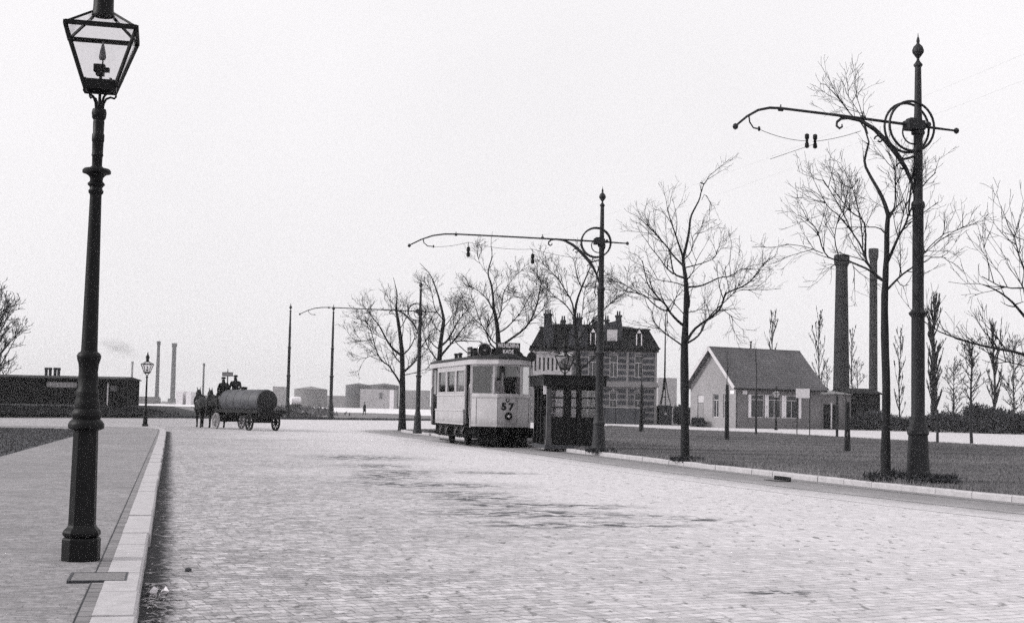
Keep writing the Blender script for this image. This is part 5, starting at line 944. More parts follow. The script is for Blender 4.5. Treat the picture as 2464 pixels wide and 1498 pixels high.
# stop sign post behind the wagon
Yp = 96.0; b_ = at(544, 1016, Yp); o = thing('signpost', 'thin signpost with a narrow board rising behind the two men on the wagon', 'signpost', (b_.x, Yp, -.05), 0); zt1 = at(544, 884, Yp).z; za, zb2 = at(544, 903, Yp).z, at(544, 893, Yp).z; hw = 13 * Yp / FPX
q = MB(); q.tube([(0, 0, 0), (0, 0, zt1 - .25), (0, 0, zt1)], [.05, .04, .015], 8); q.build('post', IRON, o); q = MB(); q.mm(-hw, hw, -.06, -.03, za, zb2); bd = q.build('board', mat('faded_board', .1), o); q = MB(); q.mm(-hw + .05, hw - .05, -.068, -.061, za + .07, zb2 - .07); q.build('board_face', MIDG, bd)
# ------------------------------------------------------------------ trees
def along(P, t):
    n = len(P) - 1; f = min(max(t, 0), .9999) * n; i = int(f); return P[i].lerp(P[i + 1], f - i), (P[i + 1] - P[i]).normalized(), i, f - i
def plen(P): return sum((b - a).length for a, b in zip(P[:-1], P[1:]))
def sprout(mb, P, rad, lvl, rg, cf):
    if lvl >= cf['levels']: return
    Ln = plen(P); cnt = int(Ln * cf['dens'][lvl] + rg.random())
    for _ in range(cnt):
        t = cf.get('t0', .18) + (1.0 - cf.get('t0', .18)) * rg.random() ** .8; p, d, i, f = along(P, t); r_here = rad[i] * (1 - f) + rad[i + 1] * f
        ax = d.orthogonal().normalized(); ax = Matrix.Rotation(rg.uniform(0, 6.283), 3, d) @ ax; a = R(rg.uniform(*cf['ang']))
        nd = Matrix.Rotation(a, 3, ax) @ d; nd = (nd + Vector((0, 0, cf['up'])) * rg.uniform(.3, 1.2)).normalized()
        Lb = cf['len'][lvl] * rg.uniform(.45, 1.25) * (1.1 - .45 * t); r0 = min(max(r_here * .6, cf['r'][lvl] * .6), cf['r'][lvl]); k = 3 if lvl else 4
        pts = [p]; dd = nd.copy()
        for j in range(k): dd = (dd + Vector((rg.gauss(0, 1), rg.gauss(0, 1), rg.gauss(0, 1))) * cf['wob'] + Vector((0, 0, cf['up'] * .35))).normalized(); pts.append(pts[-1] + dd * Lb / k)
        rr = [max(r0 * (1 - .75 * j / k), cf['rmin']) for j in range(k + 1)]; mb.tube(pts, rr, 3 if lvl or cf.get('thin') else 4, cap=False); sprout(mb, pts, rr, lvl + 1, rg, cf)
def chaikin(P, R_):
    A, B = [P[0]], [R_[0]]
    for i in range(len(P) - 1): A += [P[i].lerp(P[i + 1], .25), P[i].lerp(P[i + 1], .75)]; B += [R_[i] * .75 + R_[i + 1] * .25, R_[i] * .25 + R_[i + 1] * .75]
    return A + [P[-1]], B + [R_[-1]]
CF = dict(levels=3, dens=(4.6, 5.8, 5.0), len=(.95, .5, .28), r=(.014, .0068, .0046), ang=(24, 55), up=.15, wob=.12, rmin=.0034)
def tree(label, bx, by, tf, trunk, limbs, seed, group='bare street trees of the park', z=.1, cf=None, m=BARK, depth=.75, Y=None, leader=True):
    rg = random.Random(seed); cf = cf or CF; base = gp(bx, by, z) if Y is None else Vector((at(bx, by, Y).x, Y, z)); Y = base.y; ox, oy, s = tf; k = s * Y / FPX / 2
    o = thing('bare_tree', label, 'tree', base, 0, group)
    W = lambda x, y: at(ox + s * x, oy + s * y, Y) - base
    tp_ = [W(x, y) for x, y, w_ in trunk]; tp_[0].z = -.05; tr = [w_ * k for x, y, w_ in trunk]; tp_[1:1] = [tp_[0].lerp(tp_[1], .04), tp_[0].lerp(tp_[1], .2)]; tr[1:1] = [tr[0] * .86, tr[0] * .72 + tr[1] * .1]
    for i in range(2, len(tp_)): tp_[i].y += rg.uniform(-.06, .06)
    P, Rr = chaikin(tp_, tr); mb = MB(); mb.tube(P, [r * rg.uniform(.92, 1.09) for r in Rr], 12); tips = MB(); known = [(p.x, p.z, p.y) for p in P]
    sprout(tips, P[len(P) * 2 // 3:], Rr[len(P) * 2 // 3:], 1, rg, cf)
    for path, w0, w1 in limbs:
        q = [W(x, y) for x, y in path]; n = len(q); l2 = plen(q); near_ = min(known, key=lambda t: (t[0] - q[0].x) ** 2 + (t[1] - q[0].z) ** 2); dy0 = near_[2]; lean = rg.choice((-1, 1)) * rg.uniform(.25, 1) * depth * l2
        for i, p in enumerate(q): p.y = dy0 + lean * (i / (n - 1)) ** 1.0 * (1.0 - .25 * i / (n - 1)) + (rg.uniform(-.05, .05) if 0 < i < n - 1 else 0)
        q[0].y = dy0; r = [max((w0 + (w1 - w0) * (i / (n - 1)) ** .8) * k * 1.18, .007) for i in range(n)]; q, r = chaikin(q, r); mb.tube(q, r, 7); known += [(p.x, p.z, p.y) for p in q]
        sprout(tips, q, r, 0, rg, dict(cf, dens=(1.2, 3, 3), len=(.5, .3, .2)) if (path is limbs[0][0] and leader) else cf)
    mb.build('trunk', m, o, smooth=True); tips.build('crown', TWIG if m is BARK else m, o); return o
cl = lambda *a: list(a)
tree('bare tree with a tall crooked leader, standing alone in front of the gabled house', 1648, 1108, (1413.5, 391, .3011),
  [(780, 2381, 84), (778, 1900, 66), (776, 1498, 58), (783, 1300, 50), (790, 1150, 46), (792, 1000, 42), (780, 900, 34), (768, 820, 28), (765, 740, 24)],
  [(cl((768, 750), (800, 640), (822, 540), (838, 420), (880, 340), (920, 270), (940, 190), (965, 130)), 22, 6), (cl((960, 135), (935, 122)), 10, 8), (cl((965, 130), (1030, 40)), 4, 2),
   (cl((760, 740), (725, 650), (690, 570), (655, 480), (625, 385)), 16, 5), (cl((762, 820), (690, 740), (640, 660), (570, 590), (520, 520), (440, 450), (405, 410)), 15, 4),
   (cl((765, 920), (700, 890), (688, 830), (680, 740), (665, 690)), 15, 7), (cl((695, 885), (640, 830), (590, 740), (520, 650), (500, 600)), 11, 4), (cl((775, 985), (700, 960), (580, 945), (520, 930), (470, 850)), 8, 3),
   (cl((765, 1300), (700, 1250), (640, 1190), (620, 1150), (560, 1100), (500, 1040), (460, 990), (440, 920), (415, 810)), 20, 5), (cl((640, 1190), (590, 1180), (520, 1130), (460, 1060), (410, 1045), (330, 990), (240, 930)), 12, 4),
   (cl((760, 1460), (690, 1410), (620, 1355), (560, 1300), (525, 1240), (525, 1180), (490, 1140), (470, 1070)), 12, 4), (cl((410, 1045), (300, 1035), (200, 1010)), 6, 2),
   (cl((785, 1445), (840, 1340), (900, 1290), (970, 1240), (1030, 1190), (1060, 1070), (1100, 1050), (1165, 1030), (1230, 990), (1280, 920), (1310, 870), (1380, 800)), 20, 4),
   (cl((785, 1450), (890, 1390), (940, 1330), (970, 1260), (1040, 1180), (1110, 1120), (1200, 1040), (1270, 970), (1285, 900)), 15, 4), (cl((790, 995), (900, 990), (980, 955), (1050, 920), (1140, 915), (1220, 850), (1250, 860)), 14, 4),
   (cl((790, 1200), (825, 1130), (822, 1040), (815, 1000)), 12, 6), (cl((792, 940), (850, 870), (870, 790), (900, 735)), 8, 3), (cl((770, 775), (830, 720), (855, 640), (855, 580), (880, 550)), 9, 3),
   (cl((780, 840), (900, 810), (980, 780), (1030, 750), (1035, 710)), 9, 3), (cl((770, 1210), (700, 1140), (650, 1090)), 7, 3), (cl((790, 1200), (900, 1175), (960, 1130)), 7, 2), (cl((1280, 985), (1350, 985), (1440, 975)), 6, 2),
   (cl((620, 1150), (625, 1250), (620, 1320)), 7, 3), (cl((1040, 1180), (1100, 1240), (1180, 1280)), 5, 2), (cl((1130, 915), (1140, 860), (1130, 800)), 5, 2), (cl((940, 270), (960, 220), (1010, 330)), 3, 2)], 11)
tree('bare tree leaning behind the tall ringed tram pole at the kerb', 2133, 1156, (1894.8, 150.4, .4016),
  [(593, 2503, 76), (592, 2300, 58), (596, 2100, 50), (588, 1900, 48), (585, 1700, 46), (580, 1420, 43), (588, 1300, 38), (585, 1240, 36), (592, 1150, 34), (595, 1000, 30), (602, 900, 26)],
  [(cl((600, 910), (590, 820), (560, 740), (540, 670), (500, 575), (525, 500), (548, 430)), 24, 10), (cl((548, 430), (530, 310), (470, 260), (420, 170), (370, 90), (325, 30)), 9, 3), (cl((545, 380), (510, 220), (490, 120)), 7, 2), (cl((545, 400), (520, 270), (455, 150), (440, 100)), 5, 2),
   (cl((600, 930), (640, 860), (620, 700), (610, 640), (570, 570)), 9, 3), (cl((595, 960), (630, 880), (680, 830)), 11, 5), (cl((598, 1190), (640, 1110), (690, 1030), (740, 960), (770, 880), (830, 760), (890, 680), (960, 620)), 18, 4),
   (cl((588, 1370), (680, 1290), (740, 1245), (850, 1180), (890, 1120), (960, 1050), (1050, 980)), 13, 4), (cl((582, 1310), (500, 1240), (400, 1195), (380, 1180), (280, 1170), (240, 1110), (215, 1000), (180, 940), (100, 890)), 13, 4),
   (cl((580, 1310), (545, 1270), (500, 1160), (490, 1080), (440, 980), (410, 870), (350, 740), (300, 640)), 15, 4), (cl((500, 1150), (520, 1000), (510, 910), (450, 870), (395, 790), (330, 690)), 11, 4), (cl((495, 1090), (500, 960), (480, 780), (440, 650)), 7, 3),
   (cl((590, 1030), (540, 990), (440, 995), (330, 1000)), 8, 3), (cl((440, 985), (350, 890), (280, 850), (230, 770)), 8, 3), (cl((330, 1160), (295, 1060), (300, 980), (325, 900)), 7, 3), (cl((240, 1130), (150, 1080), (40, 1060)), 5, 2),
   (cl((690, 1030), (660, 990), (640, 900)), 6, 3), (cl((690, 1020), (720, 800), (725, 650)), 6, 2), (cl((800, 1205), (870, 1180), (900, 1150), (980, 1160)), 6, 2), 
   (cl((890, 1120), (1000, 1020), (1110, 960)), 4, 2), (cl((680, 1290), (720, 1330), (760, 1320)), 6, 3), (cl((400, 1195), (410, 1260), (390, 1320)), 4, 2)], 23)
tree('bare tree whose long boughs reach in from outside the park edge', 2575, 1205, (0, 0, 1), [(2575, 1205, 34), (2574, 1050, 26), (2572, 900, 22), (2568, 700, 16), (2560, 520, 8)],
  [(cl((2572, 890), (2520, 840), (2464, 796), (2412, 754), (2383, 734), (2340, 712), (2302, 700)), 10, 2), (cl((2572, 915), (2520, 868), (2464, 844), (2430, 836), (2386, 823), (2340, 804), (2297, 785), (2257, 748)), 9, 1.5), (cl((2570, 780), (2500, 730), (2464, 700), (2420, 640), (2395, 580)), 8, 1.5),
   (cl((2566, 660), (2510, 620), (2470, 590), (2440, 530)), 7, 1.5), (cl((2568, 720), (2500, 690), (2430, 690), (2380, 660)), 6, 1.2), (cl((2464, 796), (2430, 745), (2410, 690)), 4, 1.2), (cl((2574, 980), (2500, 900), (2440, 880), (2390, 870)), 5, 1.2), (cl((2566, 620), (2600, 560), (2620, 480)), 6, 1.5), (cl((2570, 800), (2640, 720), (2690, 600)), 9, 1.5)], 31, cf=dict(CF, up=.3, dens=(3.6, 5, 4)))
CF2 = dict(CF, dens=(5.0, 6.0, 5.0), r=(.02, .011, .008), rmin=.0058, len=(1.05, .6, .32))
TD = (812, 601.5, .2075)
tree('bare tree beside the pole at the park corner, left of the tram', 968, 1033, TD, [(750, 2080, 112), (752, 1800, 78), (755, 1450, 60), (750, 1200, 52), (735, 1050, 46), (715, 900, 40), (690, 740, 30), (678, 680, 26)],
  [(cl((680, 690), (690, 600), (700, 510), (680, 420), (660, 330)), 20, 4), (cl((735, 1215), (640, 1140), (575, 1040), (540, 960), (500, 880), (430, 800), (380, 720), (330, 660)), 26, 5), (cl((745, 1320), (660, 1230), (640, 1150), (620, 1100)), 16, 8),
   (cl((752, 1590), (690, 1470), (640, 1400), (610, 1340), (540, 1300), (480, 1210), (450, 1100), (420, 980), (390, 860), (250, 800)), 22, 5), (cl((435, 1050), (330, 1060), (260, 1070), (200, 1030), (165, 990)), 8, 3), (cl((490, 1220), (400, 1230), (330, 1260), (270, 1370)), 7, 3),
   (cl((755, 1215), (840, 1140), (890, 1040), (920, 950)), 18, 6), (cl((757, 1420), (850, 1350), (910, 1290), (960, 1180), (1020, 1080), (1080, 1000)), 26, 6), (cl((742, 1060), (770, 900), (760, 780), (750, 700)), 10, 4), (cl((757, 1450), (900, 1420), (1000, 1380), (1060, 1360)), 11, 4),
   (cl((700, 800), (640, 730), (610, 650), (600, 560)), 9, 3), (cl((720, 920), (800, 800), (840, 680)), 9, 3), (cl((575, 1040), (480, 1000), (380, 920), (300, 860)), 8, 3), (cl((890, 1040), (1000, 960), (1060, 850)), 8, 3)], 41, cf=CF2)
tree('bare tree with a long slanting top bough behind the tram roof', 1056, 1032, TD, [(1180, 2080, 95), (1180, 1290, 56), (1195, 1080, 50), (1215, 950, 44), (1235, 800, 36)],
  [(cl((1235, 810), (1195, 640), (1150, 480), (1090, 320), (1050, 240), (930, 110)), 30, 4), (cl((1220, 800), (1130, 690), (1105, 580), (1090, 470), (1000, 350)), 13, 4), (cl((1192, 1120), (1280, 1040), (1350, 900), (1400, 800), (1500, 680)), 26, 6), (cl((1185, 1240), (1300, 1100), (1380, 1000), (1450, 900), (1560, 800)), 26, 6),
   (cl((1192, 1160), (1100, 1090), (1060, 1000), (1080, 960)), 13, 5), (cl((1180, 1310), (1100, 1200), (1040, 1100), (1000, 960), (1010, 840)), 15, 5), (cl((1230, 900), (1320, 780), (1340, 660)), 12, 4), (cl((1280, 1040), (1420, 1000), (1540, 960)), 12, 4), (cl((1215, 960), (1120, 880), (1080, 760)), 12, 4), (cl((1350, 900), (1330, 760), (1400, 640)), 10, 4)], 43, cf=dict(CF2, dens=(6.2, 6.5, 5)))
tree('broad bare tree rising straight behind the tram destination board', 1199, 1040, TD, [(1870, 2100, 100), (1872, 1500, 64), (1870, 1130, 60), (1855, 900, 48), (1838, 790, 42), (1812, 680, 34)],
  [(cl((1815, 690), (1800, 500), (1780, 380), (1740, 270), (1760, 170), (1790, 80), (1790, 0), (1775, -100), (1795, -240)), 26, 3), (cl((1810, 700), (1750, 590), (1700, 520), (1600, 440), (1450, 380)), 17, 4), (cl((1845, 830), (1890, 740), (1910, 600), (1920, 470), (2000, 350), (2100, 220)), 17, 4),
   (cl((1862, 960), (1960, 910), (2050, 820), (2140, 720), (2210, 580), (2300, 460)), 17, 4), (cl((1870, 1130), (2000, 1040), (2150, 940), (2240, 830), (2310, 660), (2340, 480), (2360, 400), (2300, 300)), 28, 6), (cl((1868, 1110), (1780, 1040), (1740, 960), (1760, 850), (1820, 700)), 15, 6),
   (cl((1870, 1180), (1760, 1080), (1740, 980), (1650, 830), (1600, 650), (1550, 540)), 19, 4), (cl((1800, 520), (1850, 420), (1820, 300)), 10, 3), (cl((1920, 600), (2050, 520), (2200, 560)), 9, 3), (cl((1700, 900), (1560, 780), (1480, 640)), 10, 3), (cl((2210, 580), (2150, 500), (2050, 480)), 7, 3), (cl((2240, 830), (2380, 700), (2440, 560)), 9, 3), (cl((1740, 270), (1660, 170), (1620, 60)), 6, 2)], 47, cf=dict(CF2, dens=(5.6, 6.3, 5)))
TG = (962.4, 421, .2811)
tree('bare forked tree growing behind the tram shelter roof', 1391, 1050, TG, [(1530, 2240, 70), (1532, 1668, 46), (1520, 1500, 40), (1500, 1300, 34), (1492, 1190, 30)],
  [(cl((1495, 1200), (1510, 1080), (1550, 970), (1600, 850), (1640, 730)), 22, 5), (cl((1493, 1190), (1470, 1080), (1400, 980), (1350, 900), (1270, 830), (1210, 770)), 14, 4), (cl((1548, 970), (1510, 900), (1490, 790), (1475, 740)), 10, 3), (cl((1495, 1220), (1420, 1100), (1340, 1040), (1250, 1020)), 11, 4),
   (cl((1532, 1670), (1480, 1590), (1370, 1520), (1240, 1450)), 18, 5), (cl((1532, 1670), (1620, 1600), (1700, 1540), (1750, 1490)), 17, 6), (cl((1515, 1440), (1600, 1300), (1700, 1190), (1800, 1100), (1900, 1000), (1980, 1010)), 13, 4), (cl((1510, 1380), (1560, 1190), (1565, 1050), (1580, 960)), 8, 4), (cl((1505, 1390), (1400, 1330), (1280, 1250)), 11, 4), (cl((1600, 850), (1680, 900), (1720, 860)), 6, 3), (cl((1340, 1040), (1220, 930), (1180, 880)), 6, 3), (cl((1550, 970), (1640, 960), (1720, 1000)), 7, 3)], 53, cf=dict(CF2, dens=(5.6, 6.3, 5)))
# trees grown by rule: poplars and others far off
def grown(label, px, py, top, Y, halfw_px, seed, kind='poplar', group='bare trees beyond the park', bare=.25, m=FARTWIG, nl=14, name='bare_tree', fork=None, z=0.0, dens=1.0, tr_w=None):
    rg = random.Random(seed); b_ = at(px, py, Y); base = Vector((b_.x, Y, z)); H = at(px, top, Y).z - z; hw = halfw_px * Y / FPX; o = thing(name, label, 'tree', base, 0, group)
    r0 = (tr_w or max(4.5, halfw_px * .16)) * Y / FPX / 2; sc__ = Y / 40.0
    P = [Vector((0, 0, -.05))] + [Vector((rg.uniform(-.03, .03) * H * .3, rg.uniform(-.03, .03) * H * .3, H * f)) for f in (.15, .3, .5, .7, .85, .99)]; r = [r0, r0 * .85, r0 * .78, r0 * .6, r0 * .4, r0 * .25, r0 * .08]
    P, r = chaikin(P, r); mb = MB(); mb.tube(P, r, 8); tips = MB(); ang = (10, 28) if kind == 'poplar' else (28, 60)
    cf = dict(levels=3, dens=(5.5 * dens / sc__ ** .5, 6.5 * dens / sc__ ** .5, 4.0 * dens / sc__ ** .5), len=(hw * .6, hw * .3, hw * .16), r=(r0 * .16, r0 * .1, r0 * .08), ang=ang, up=.6 if kind == 'poplar' else .25, wob=.12, rmin=.0062 * sc__, thin=1)
    nl = int(nl * 2)
    for i in range(nl):
        f = bare + (.92 - bare) * (i + rg.random()) / nl; p, d, k, ff = along(P, f * .98); a = rg.uniform(0, 6.283); el = R(rg.uniform(54, 72) if kind == 'poplar' else rg.uniform(28, 55))
        nl_ = nl; prof = math.sin(math.pi * min(1, (f - bare) / (1 - bare) * .8 + .22)); reach = hw * (.45 + .65 * prof) * rg.uniform(.7, 1.15) * (1.35 if kind == 'poplar' else 1); Lb = reach / math.cos(el) * (.75 if kind == 'poplar' else 1)
        dv = Vector((math.cos(a) * math.cos(el), math.sin(a) * math.cos(el), math.sin(el))); pts = [p]
        for j in range(4): dv = (dv + Vector((rg.gauss(0, .1), rg.gauss(0, .1), .16 if kind == 'poplar' else .1))).normalized(); pts.append(pts[-1] + dv * Lb / 4)
        rr = [r0 * .42 * (1 - .3 * f) * (1 - .2 * j) for j in range(5)]; rr[-1] = max(rr[-1] * .4, .004 * sc__); mb.tube(pts, rr, 5); sprout(tips, pts, rr, 0, rg, cf)
    sprout(tips, P[len(P) // 2:], r[len(P) // 2:], 0, rg, cf)
    mb.build('trunk', m, o, smooth=True); tips.build('crown', m, o); return o
DARKTW = mat('dark_far_twigs', .018, .95, .3, 4)
grown('slim bare poplar rising behind the middle of the house ridge', 1857, 1000, 752, 160, 18, 61, bare=.35)
grown('slim bare poplar next to the massive dark chimney, over the hip of the roof', 1970, 1005, 757, 165, 20, 62, bare=.3)
grown('thin bare poplar close behind the massive dark chimney', 2050, 1005, 790, 175, 16, 63, bare=.15)
grown('bare poplar between the leaning street tree and the ringed pole', 2165, 1010, 796, 150, 20, 64, bare=.15, m=DARKTW)
grown('dense dark upright poplar just past the ringed tram pole', 2246, 1010, 716, 140, 24, 65, bare=.12, m=DARKTW, nl=34, dens=1.5, tr_w=14)
grown('small bare tree with a round open crown by the side street', 2338, 1066, 822, 72, 36, 66, 'round', bare=.42, z=.05, m=DARKTW, nl=16, tr_w=8.5)
grown('bare double stemmed tree behind the round crowned small tree', 2392, 1012, 800, 128, 30, 67, 'poplar', bare=.25, m=DARKTW, nl=16, tr_w=9)
grown('bare bushy tree beside the double stemmed tree at the hedge', 2440, 1010, 812, 120, 32, 68, 'round', bare=.1, m=DARKTW, nl=20)
grown('bare twiggy tree closest behind the hedge gap', 2295, 1012, 872, 132, 30, 69, 'round', bare=.1, nl=18, dens=.8)
grown('bare twiggy scrub tree at the foot of the tall thin chimney', 2062, 1010, 868, 150, 22, 70, 'round', bare=.05, nl=14, dens=.8)
grown('bare scrub tree beside the poplar over the house hip', 1990, 1005, 868, 158, 20, 71, 'round', bare=.05, nl=14, dens=.8)
grown('dense bare tree above the long black shed', -22, 985, 735, 118, 66, 72, 'round', bare=.14, m=DARKTW, nl=24, dens=.75, tr_w=12)
# staked saplings
def sapling(label, px, py, top, st_top, seed, two=True, gap=7, z=.1, crown=True, sw=4.0):
    rg = random.Random(seed); b_ = gp(px, py, z); o = thing('staked_sapling', label, 'young tree', b_, 0, 'staked young trees in the park'); H = at(px, top, b_.y).z - z; Hs = at(px, st_top, b_.y).z - z; k = b_.y / FPX
    P = [Vector((0, .12, -.03)), Vector((rg.uniform(-.03, .03), .12, H * .35)), Vector((rg.uniform(-.06, .06), .1, H * .7)), Vector((rg.uniform(-.12, .12), .1, H))]; r = [.045, .035, .022, .008]
    P, r = chaikin(P, r); mb = MB(); mb.tube(P, r, 6); mb.build('trunk', BARK, o)
    if crown: t_ = MB(); sprout(t_, P[len(P) // 2:], r[len(P) // 2:], 0, rg, dict(CF, levels=2, dens=(2.2, 3), len=(.7, .3), up=.5, ang=(15, 40), r=(.01, .007))); t_.build('crown', TWIG, o)
    for s_ in ((-1, 1) if two else (0,)):
        q = MB(); q.tube([(s_ * gap * k / 2, 0, -.03), (s_ * gap * k / 2 * .4, .03, Hs)], [sw * k / 2, sw * k / 2 * .9], 8); q.build('stake', GREYWOOD, o)
    if two: q = MB(); q.tube([(.09 * math.cos(t), .06 + .09 * math.sin(t), Hs * .9) for t in [j * math.pi / 5 for j in range(10)]], .02, 5, closed=True); q.build('tie', GREYWOOD, o)
    return o
sapling('staked sapling in front of the banded villa', 1543, 1038, 812, 926, 81, sw=4.5)
sapling('staked sapling before the pale gable', 1749, 1058, 862, 925, 82, gap=7, sw=5)
sapling('single stake sapling before the first shuttered window', 1819, 1044, 826, 946, 83, two=False, sw=5.5)
sapling('staked sapling beside the annexe doors', 2014, 1050, 930, 950, 84, two=False, sw=6.5, crown=False)
sapling('stout double staked sapling in front of the annexe', 2039, 1084, 938, 966, 85, gap=9, sw=7, crown=False)
sapling('single stake sapling past the ringed pole, by the side street', 2256, 1064, 900, 985, 86, two=False, sw=6.5)
# white sign in the park
b_ = gp(1932, 1046, .1); k = b_.y / FPX; o = thing('signboard', 'blank white signboard on two thin posts in front of the house', 'sign', b_, 0); zt1, zb2 = at(1930, 934.5, b_.y).z - .1, at(1930, 957, b_.y).z - .1
q = MB(); q.mm(-17.5 * k, 15.5 * k, -.03, .0, zb2, zt1); q.build('board', WHITE, o, bevel=.008)
for x in (-14 * k, 16.5 * k): q = MB(); q.tube([(x, .045, -.03), (x, .045, zt1)], .03, 8); q.build('post', IRON, o)
# bush at the gable, hedges
def leafmass(name, label, cat, pts, h, wdt, nleaf, m, seed, size=.12, group=None, kind=None):
    """twiggy bank of leaves along a line of ground points; dense core, ragged top"""
    rg = random.Random(seed); mb = MB(); pts = [Vector(p) for p in pts]; L2 = plen(pts)
    for _ in range(nleaf):
        p, d, i, f = along(pts, rg.random()); sd_ = Vector((-d.y, d.x, 0)); u = rg.gauss(0, .38); top = h * (.72 + .38 * math.sin(p.x * 1.7 + p.y) * .5 + rg.gauss(0, .1)); z = top * (1 - abs(u) ** 2 * .6) * rg.random() ** .55
        c = p + sd_ * u * wdt + Vector((0, 0, max(z, .02))); a = Vector((rg.gauss(0, 1), rg.gauss(0, 1), rg.gauss(0, 1) + .8)).normalized(); b = a.orthogonal().normalized() * size * .35; l = a * size * rg.uniform(.6, 1.6)
        mb.add([c - b, c + b, c + l], [(0, 1, 2)])
    o = mb.build(name, m); tag(o, label, cat, group, kind); return o
HEDGEM = mat('hedge_leaves', .048, .9, .5, 1.5); SCRUB = mat('scrub', .045, .95, .5, .6); DRYG = mat('dry_bank_grass', .09, .95, .5, .5)
bb = hs.matrix_basis @ Vector((-.75, 4.15, 0)); leafmass('bush', 'small dark evergreen bush against the pale gable wall', 'bush', [bb + Vector((-.55, .5, 0)), bb + Vector((.35, -.35, 0))], 1.0, .5, 2600, HEDGEM, 5, .13)
h0 = [gp(2056, 1034), gp(2200, 1037.5), gp(2330, 1041), gp(2464, 1044.5), gp(2700, 1051)]; h0 = [Vector((p.x, p.y + 1.2, 0)) for p in h0]
leafmass('hedge', 'long dark clipped hedge along the far side of the side street', 'hedge', h0, 1.75, 1.0, 26000, HEDGEM, 6, .2)
s0 = [at(2330, 1010, 126), at(2400, 1010, 124), at(2470, 1010, 122), at(2560, 1010, 120)]; leafmass('shrubbery', 'dark ragged shrubs rising behind the hedge', 'shrubs', [Vector((p.x, p.y, 0)) for p in s0], 2.6, 2.0, 15000, SCRUB, 8, .28)
hw_ = [gp(1622, 1022.5), gp(1668, 1023.5)]; leafmass('hedge', 'short dark hedge between the kiosk and the pale gable', 'hedge', [Vector((p.x, p.y + .5, 0)) for p in hw_], 1.9, .7, 5000, HEDGEM, 9, .18)
# dark bank below the long shed and rough growth along the far road edge
bk = [Vector((p.x, p.y, 0)) for p in (gp(-140, 1003), gp(0, 1003), gp(160, 1003.5), gp(296, 1004.3))]; mb = MB(); rws = []
for dy, z in ((.0, .0), (2.5, .35), (5.5, .75), (8.5, .95), (16, .9)): rws.append([(p.x, p.y + dy, z - .01) for p in bk] + [(bk[-1].x + 2.5 + dy * .1, bk[-1].y + dy, z * .1 - .04)])
n = 5; mb.add([p for r_ in rws for p in r_], [(j * n + i, j * n + i + 1, (j + 1) * n + i + 1, (j + 1) * n + i) for j in range(4) for i in range(n - 1)]); tag(mb.build('bank', mat('bank_turf', .02, .95, .5, .8, .8, 8), smooth=True), kind='structure')
leafmass('undergrowth', 'dark rough grass on the bank below the long black shed', None, [p + Vector((0, 3.2, .25)) for p in bk], .5, 4.6, 16000, mat('bank_growth', .018, .95, .5, .7), 12, .22, kind='stuff')
fe = [Vector((p.x, p.y + 1.6, 0)) for p in far_edge[2:8]]; leafmass('undergrowth', 'low dark weeds along the far edge of the carriageway', None, fe, .13, 1.6, 16000, SCRUB, 13, .1, kind='stuff')
fe2 = [Vector((p.x, p.y + 24, -.05)) for p in (gp(300, 1004), gp(400, 1005), gp(500, 1006), gp(640, 1008))]; leafmass('undergrowth', 'grey scrub on the waste ground behind the horses', None, fe2, .3, 8, 8000, DRYG, 14, .2, kind='stuff')
fe3 = [Vector((p.x, p.y + 70, -.05)) for p in (gp(290, 1004), gp(400, 1005), gp(470, 1006))]; leafmass('undergrowth', 'pale scrub in front of the distant works', None, fe3, .7, 8, 5000, mat('pale_scrub', .13, .95, .4, .4), 15, .5, kind='stuff')
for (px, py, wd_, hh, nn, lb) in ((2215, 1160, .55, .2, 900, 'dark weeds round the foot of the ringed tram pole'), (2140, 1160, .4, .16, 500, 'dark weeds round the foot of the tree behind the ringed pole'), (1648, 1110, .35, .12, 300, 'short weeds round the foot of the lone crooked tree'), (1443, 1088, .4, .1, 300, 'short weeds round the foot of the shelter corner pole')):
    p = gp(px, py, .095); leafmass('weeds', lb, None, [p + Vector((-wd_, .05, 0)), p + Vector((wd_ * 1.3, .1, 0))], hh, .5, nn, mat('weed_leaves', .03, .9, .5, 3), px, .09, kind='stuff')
# ------------------------------------------------------------------ small things in the street
c = gp(241, 1386, .137); dg_ = thing('gully_cover', 'flat iron gully cover let into the kerb beside the tall gas lamp', 'gully cover', (c.x, c.y, .137), R(13.7))
q = MB(); q.mm(-.19, .17, -.22, .22, -.1, .001); q.build('plate', mat('gully_iron', .17, .85, .45, 30), dg_); q = MB()
for a_ in ((-.212, -.192, -.245, .245), (.172, .188, -.245, .245), (-.19, .17, .222, .24), (-.19, .17, -.24, -.222)): q.mm(a_[0], a_[1], a_[2], a_[3], -.1, .003)
q.build('frame', mat('gully_frame_iron', .05, .8, .4, 30), dg_)
c = gp(1880, 1151, .05); t_ = off(RK, -.012); gl = thing('kerb_gully', 'dark gully inlet in the face of the park kerb', 'gully', (c.x, c.y, 0), R(106)); q = MB(); q.mm(-.36, .36, -.02, .22, .005, .016); q.mm(-.36, .36, -.035, -.02, .01, .1); q.build('frame', IRON, gl)
q = MB()
for k in range(6): q.mm(-.3 + k * .11, -.25 + k * .11, .02, .19, .0165, .022)
q.build('grating', mat('gully_iron', .16), gl)
def stone(label, px, py, r, m, seed, name='stone', z=0.0, flat=.6, group=None):
    rg = random.Random(seed); p = gp(px, py, z); bm = bmesh.new(); bmesh.ops.create_icosphere(bm, subdivisions=2, radius=r)
    for v in bm.verts: v.co *= rg.uniform(.75, 1.2); v.co.z *= flat
    me = bpy.data.meshes.new(name); bm.to_mesh(me); bm.free(); me.materials.append(m); o = bpy.data.objects.new(name, me); COL.objects.link(o); o.location = (p.x, p.y, z + r * flat * .7); return tag(o, label, name, group)
STN = mat('grey_pebble', .12, .9, .3, 20)
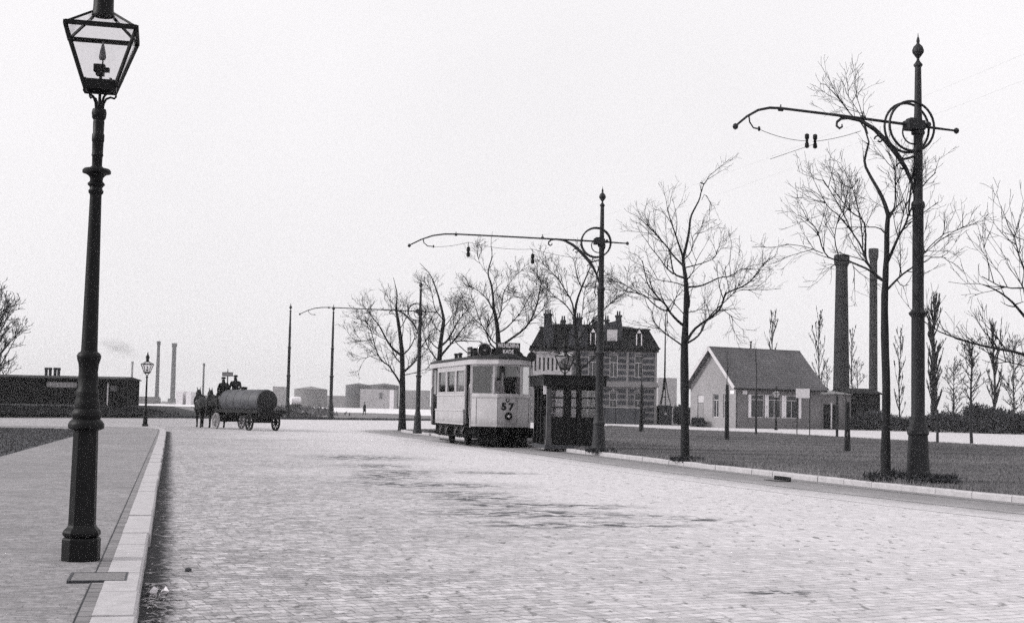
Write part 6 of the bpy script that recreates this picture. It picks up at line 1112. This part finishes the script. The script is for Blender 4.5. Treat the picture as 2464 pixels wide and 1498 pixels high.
stone('dark stone lying on the setts out from the kerb', 452, 1374, .03, mat('dark_pebble', .04, .9, .3, 20), 1)
pp = gp(382, 1434); crp = MB(); rg = random.Random(4)
for i in range(7):
    c0 = Vector((rg.uniform(-.05, .05), rg.uniform(-.03, .03), .015 + rg.random() * .03)); a = Vector((rg.gauss(0, 1), rg.gauss(0, 1), rg.gauss(0, .7))).normalized() * .028; b = a.orthogonal().normalized() * .022; c1 = a.cross(b).normalized() * .01
    crp.add([c0 - a - b, c0 + a - b + c1, c0 + a + b, c0 - a + b + c1], [(0, 1, 2), (0, 2, 3)])
o = crp.build('paper_scrap', WHITE); o.location = (pp.x, pp.y, .0); tag(o, 'crumpled white paper lying in the gutter by the kerb', 'litter')
lit = MB(); rg = random.Random(9)
for i in range(420):
    Yl = rg.choice((rg.uniform(8.6, 10.6), rg.uniform(8.6, 24))); x = lk(Yl)[0] + abs(rg.gauss(0, .13)) + .03; a = rg.uniform(0, 6.28); l_ = rg.uniform(.015, .06); w_ = rg.uniform(.003, .012); z = rg.uniform(.006, .03)
    dx, dy = math.cos(a) * l_, math.sin(a) * l_; lit.add([(x - dx, Yl - dy, z), (x - dy * w_ / l_, Yl + dx * w_ / l_, z + .004), (x + dx, Yl + dy, z * rg.uniform(.3, 1.3)), (x + dy * w_ / l_, Yl - dx * w_ / l_, z)], [(0, 1, 2, 3)])
tag(lit.build('straw', mat('straw_litter', .3, .9, .5, 40)), 'straw and chaff swept into the gutter along the kerb', None, None, 'stuff')
# ------------------------------------------------------------------ haze
hz = MB(); hz.mm(-3100, 3100, -300, 3100, -1.2, 70); ho = hz.build('haze', None or bpy.data.materials.new('air')); hm = ho.data.materials[0]; hm.use_nodes = True; t = hm.node_tree; t.nodes.clear()
o_ = t.nodes.new('ShaderNodeOutputMaterial'); v_ = t.nodes.new('ShaderNodeVolumePrincipled'); v_.inputs['Density'].default_value = .00028; v_.inputs['Color'].default_value = (.98, .97, .98, 1); t.links.new(v_.outputs[0], o_.inputs['Volume']); tag(ho, 'thin pale haze over the whole harbour side', None, None, 'stuff')
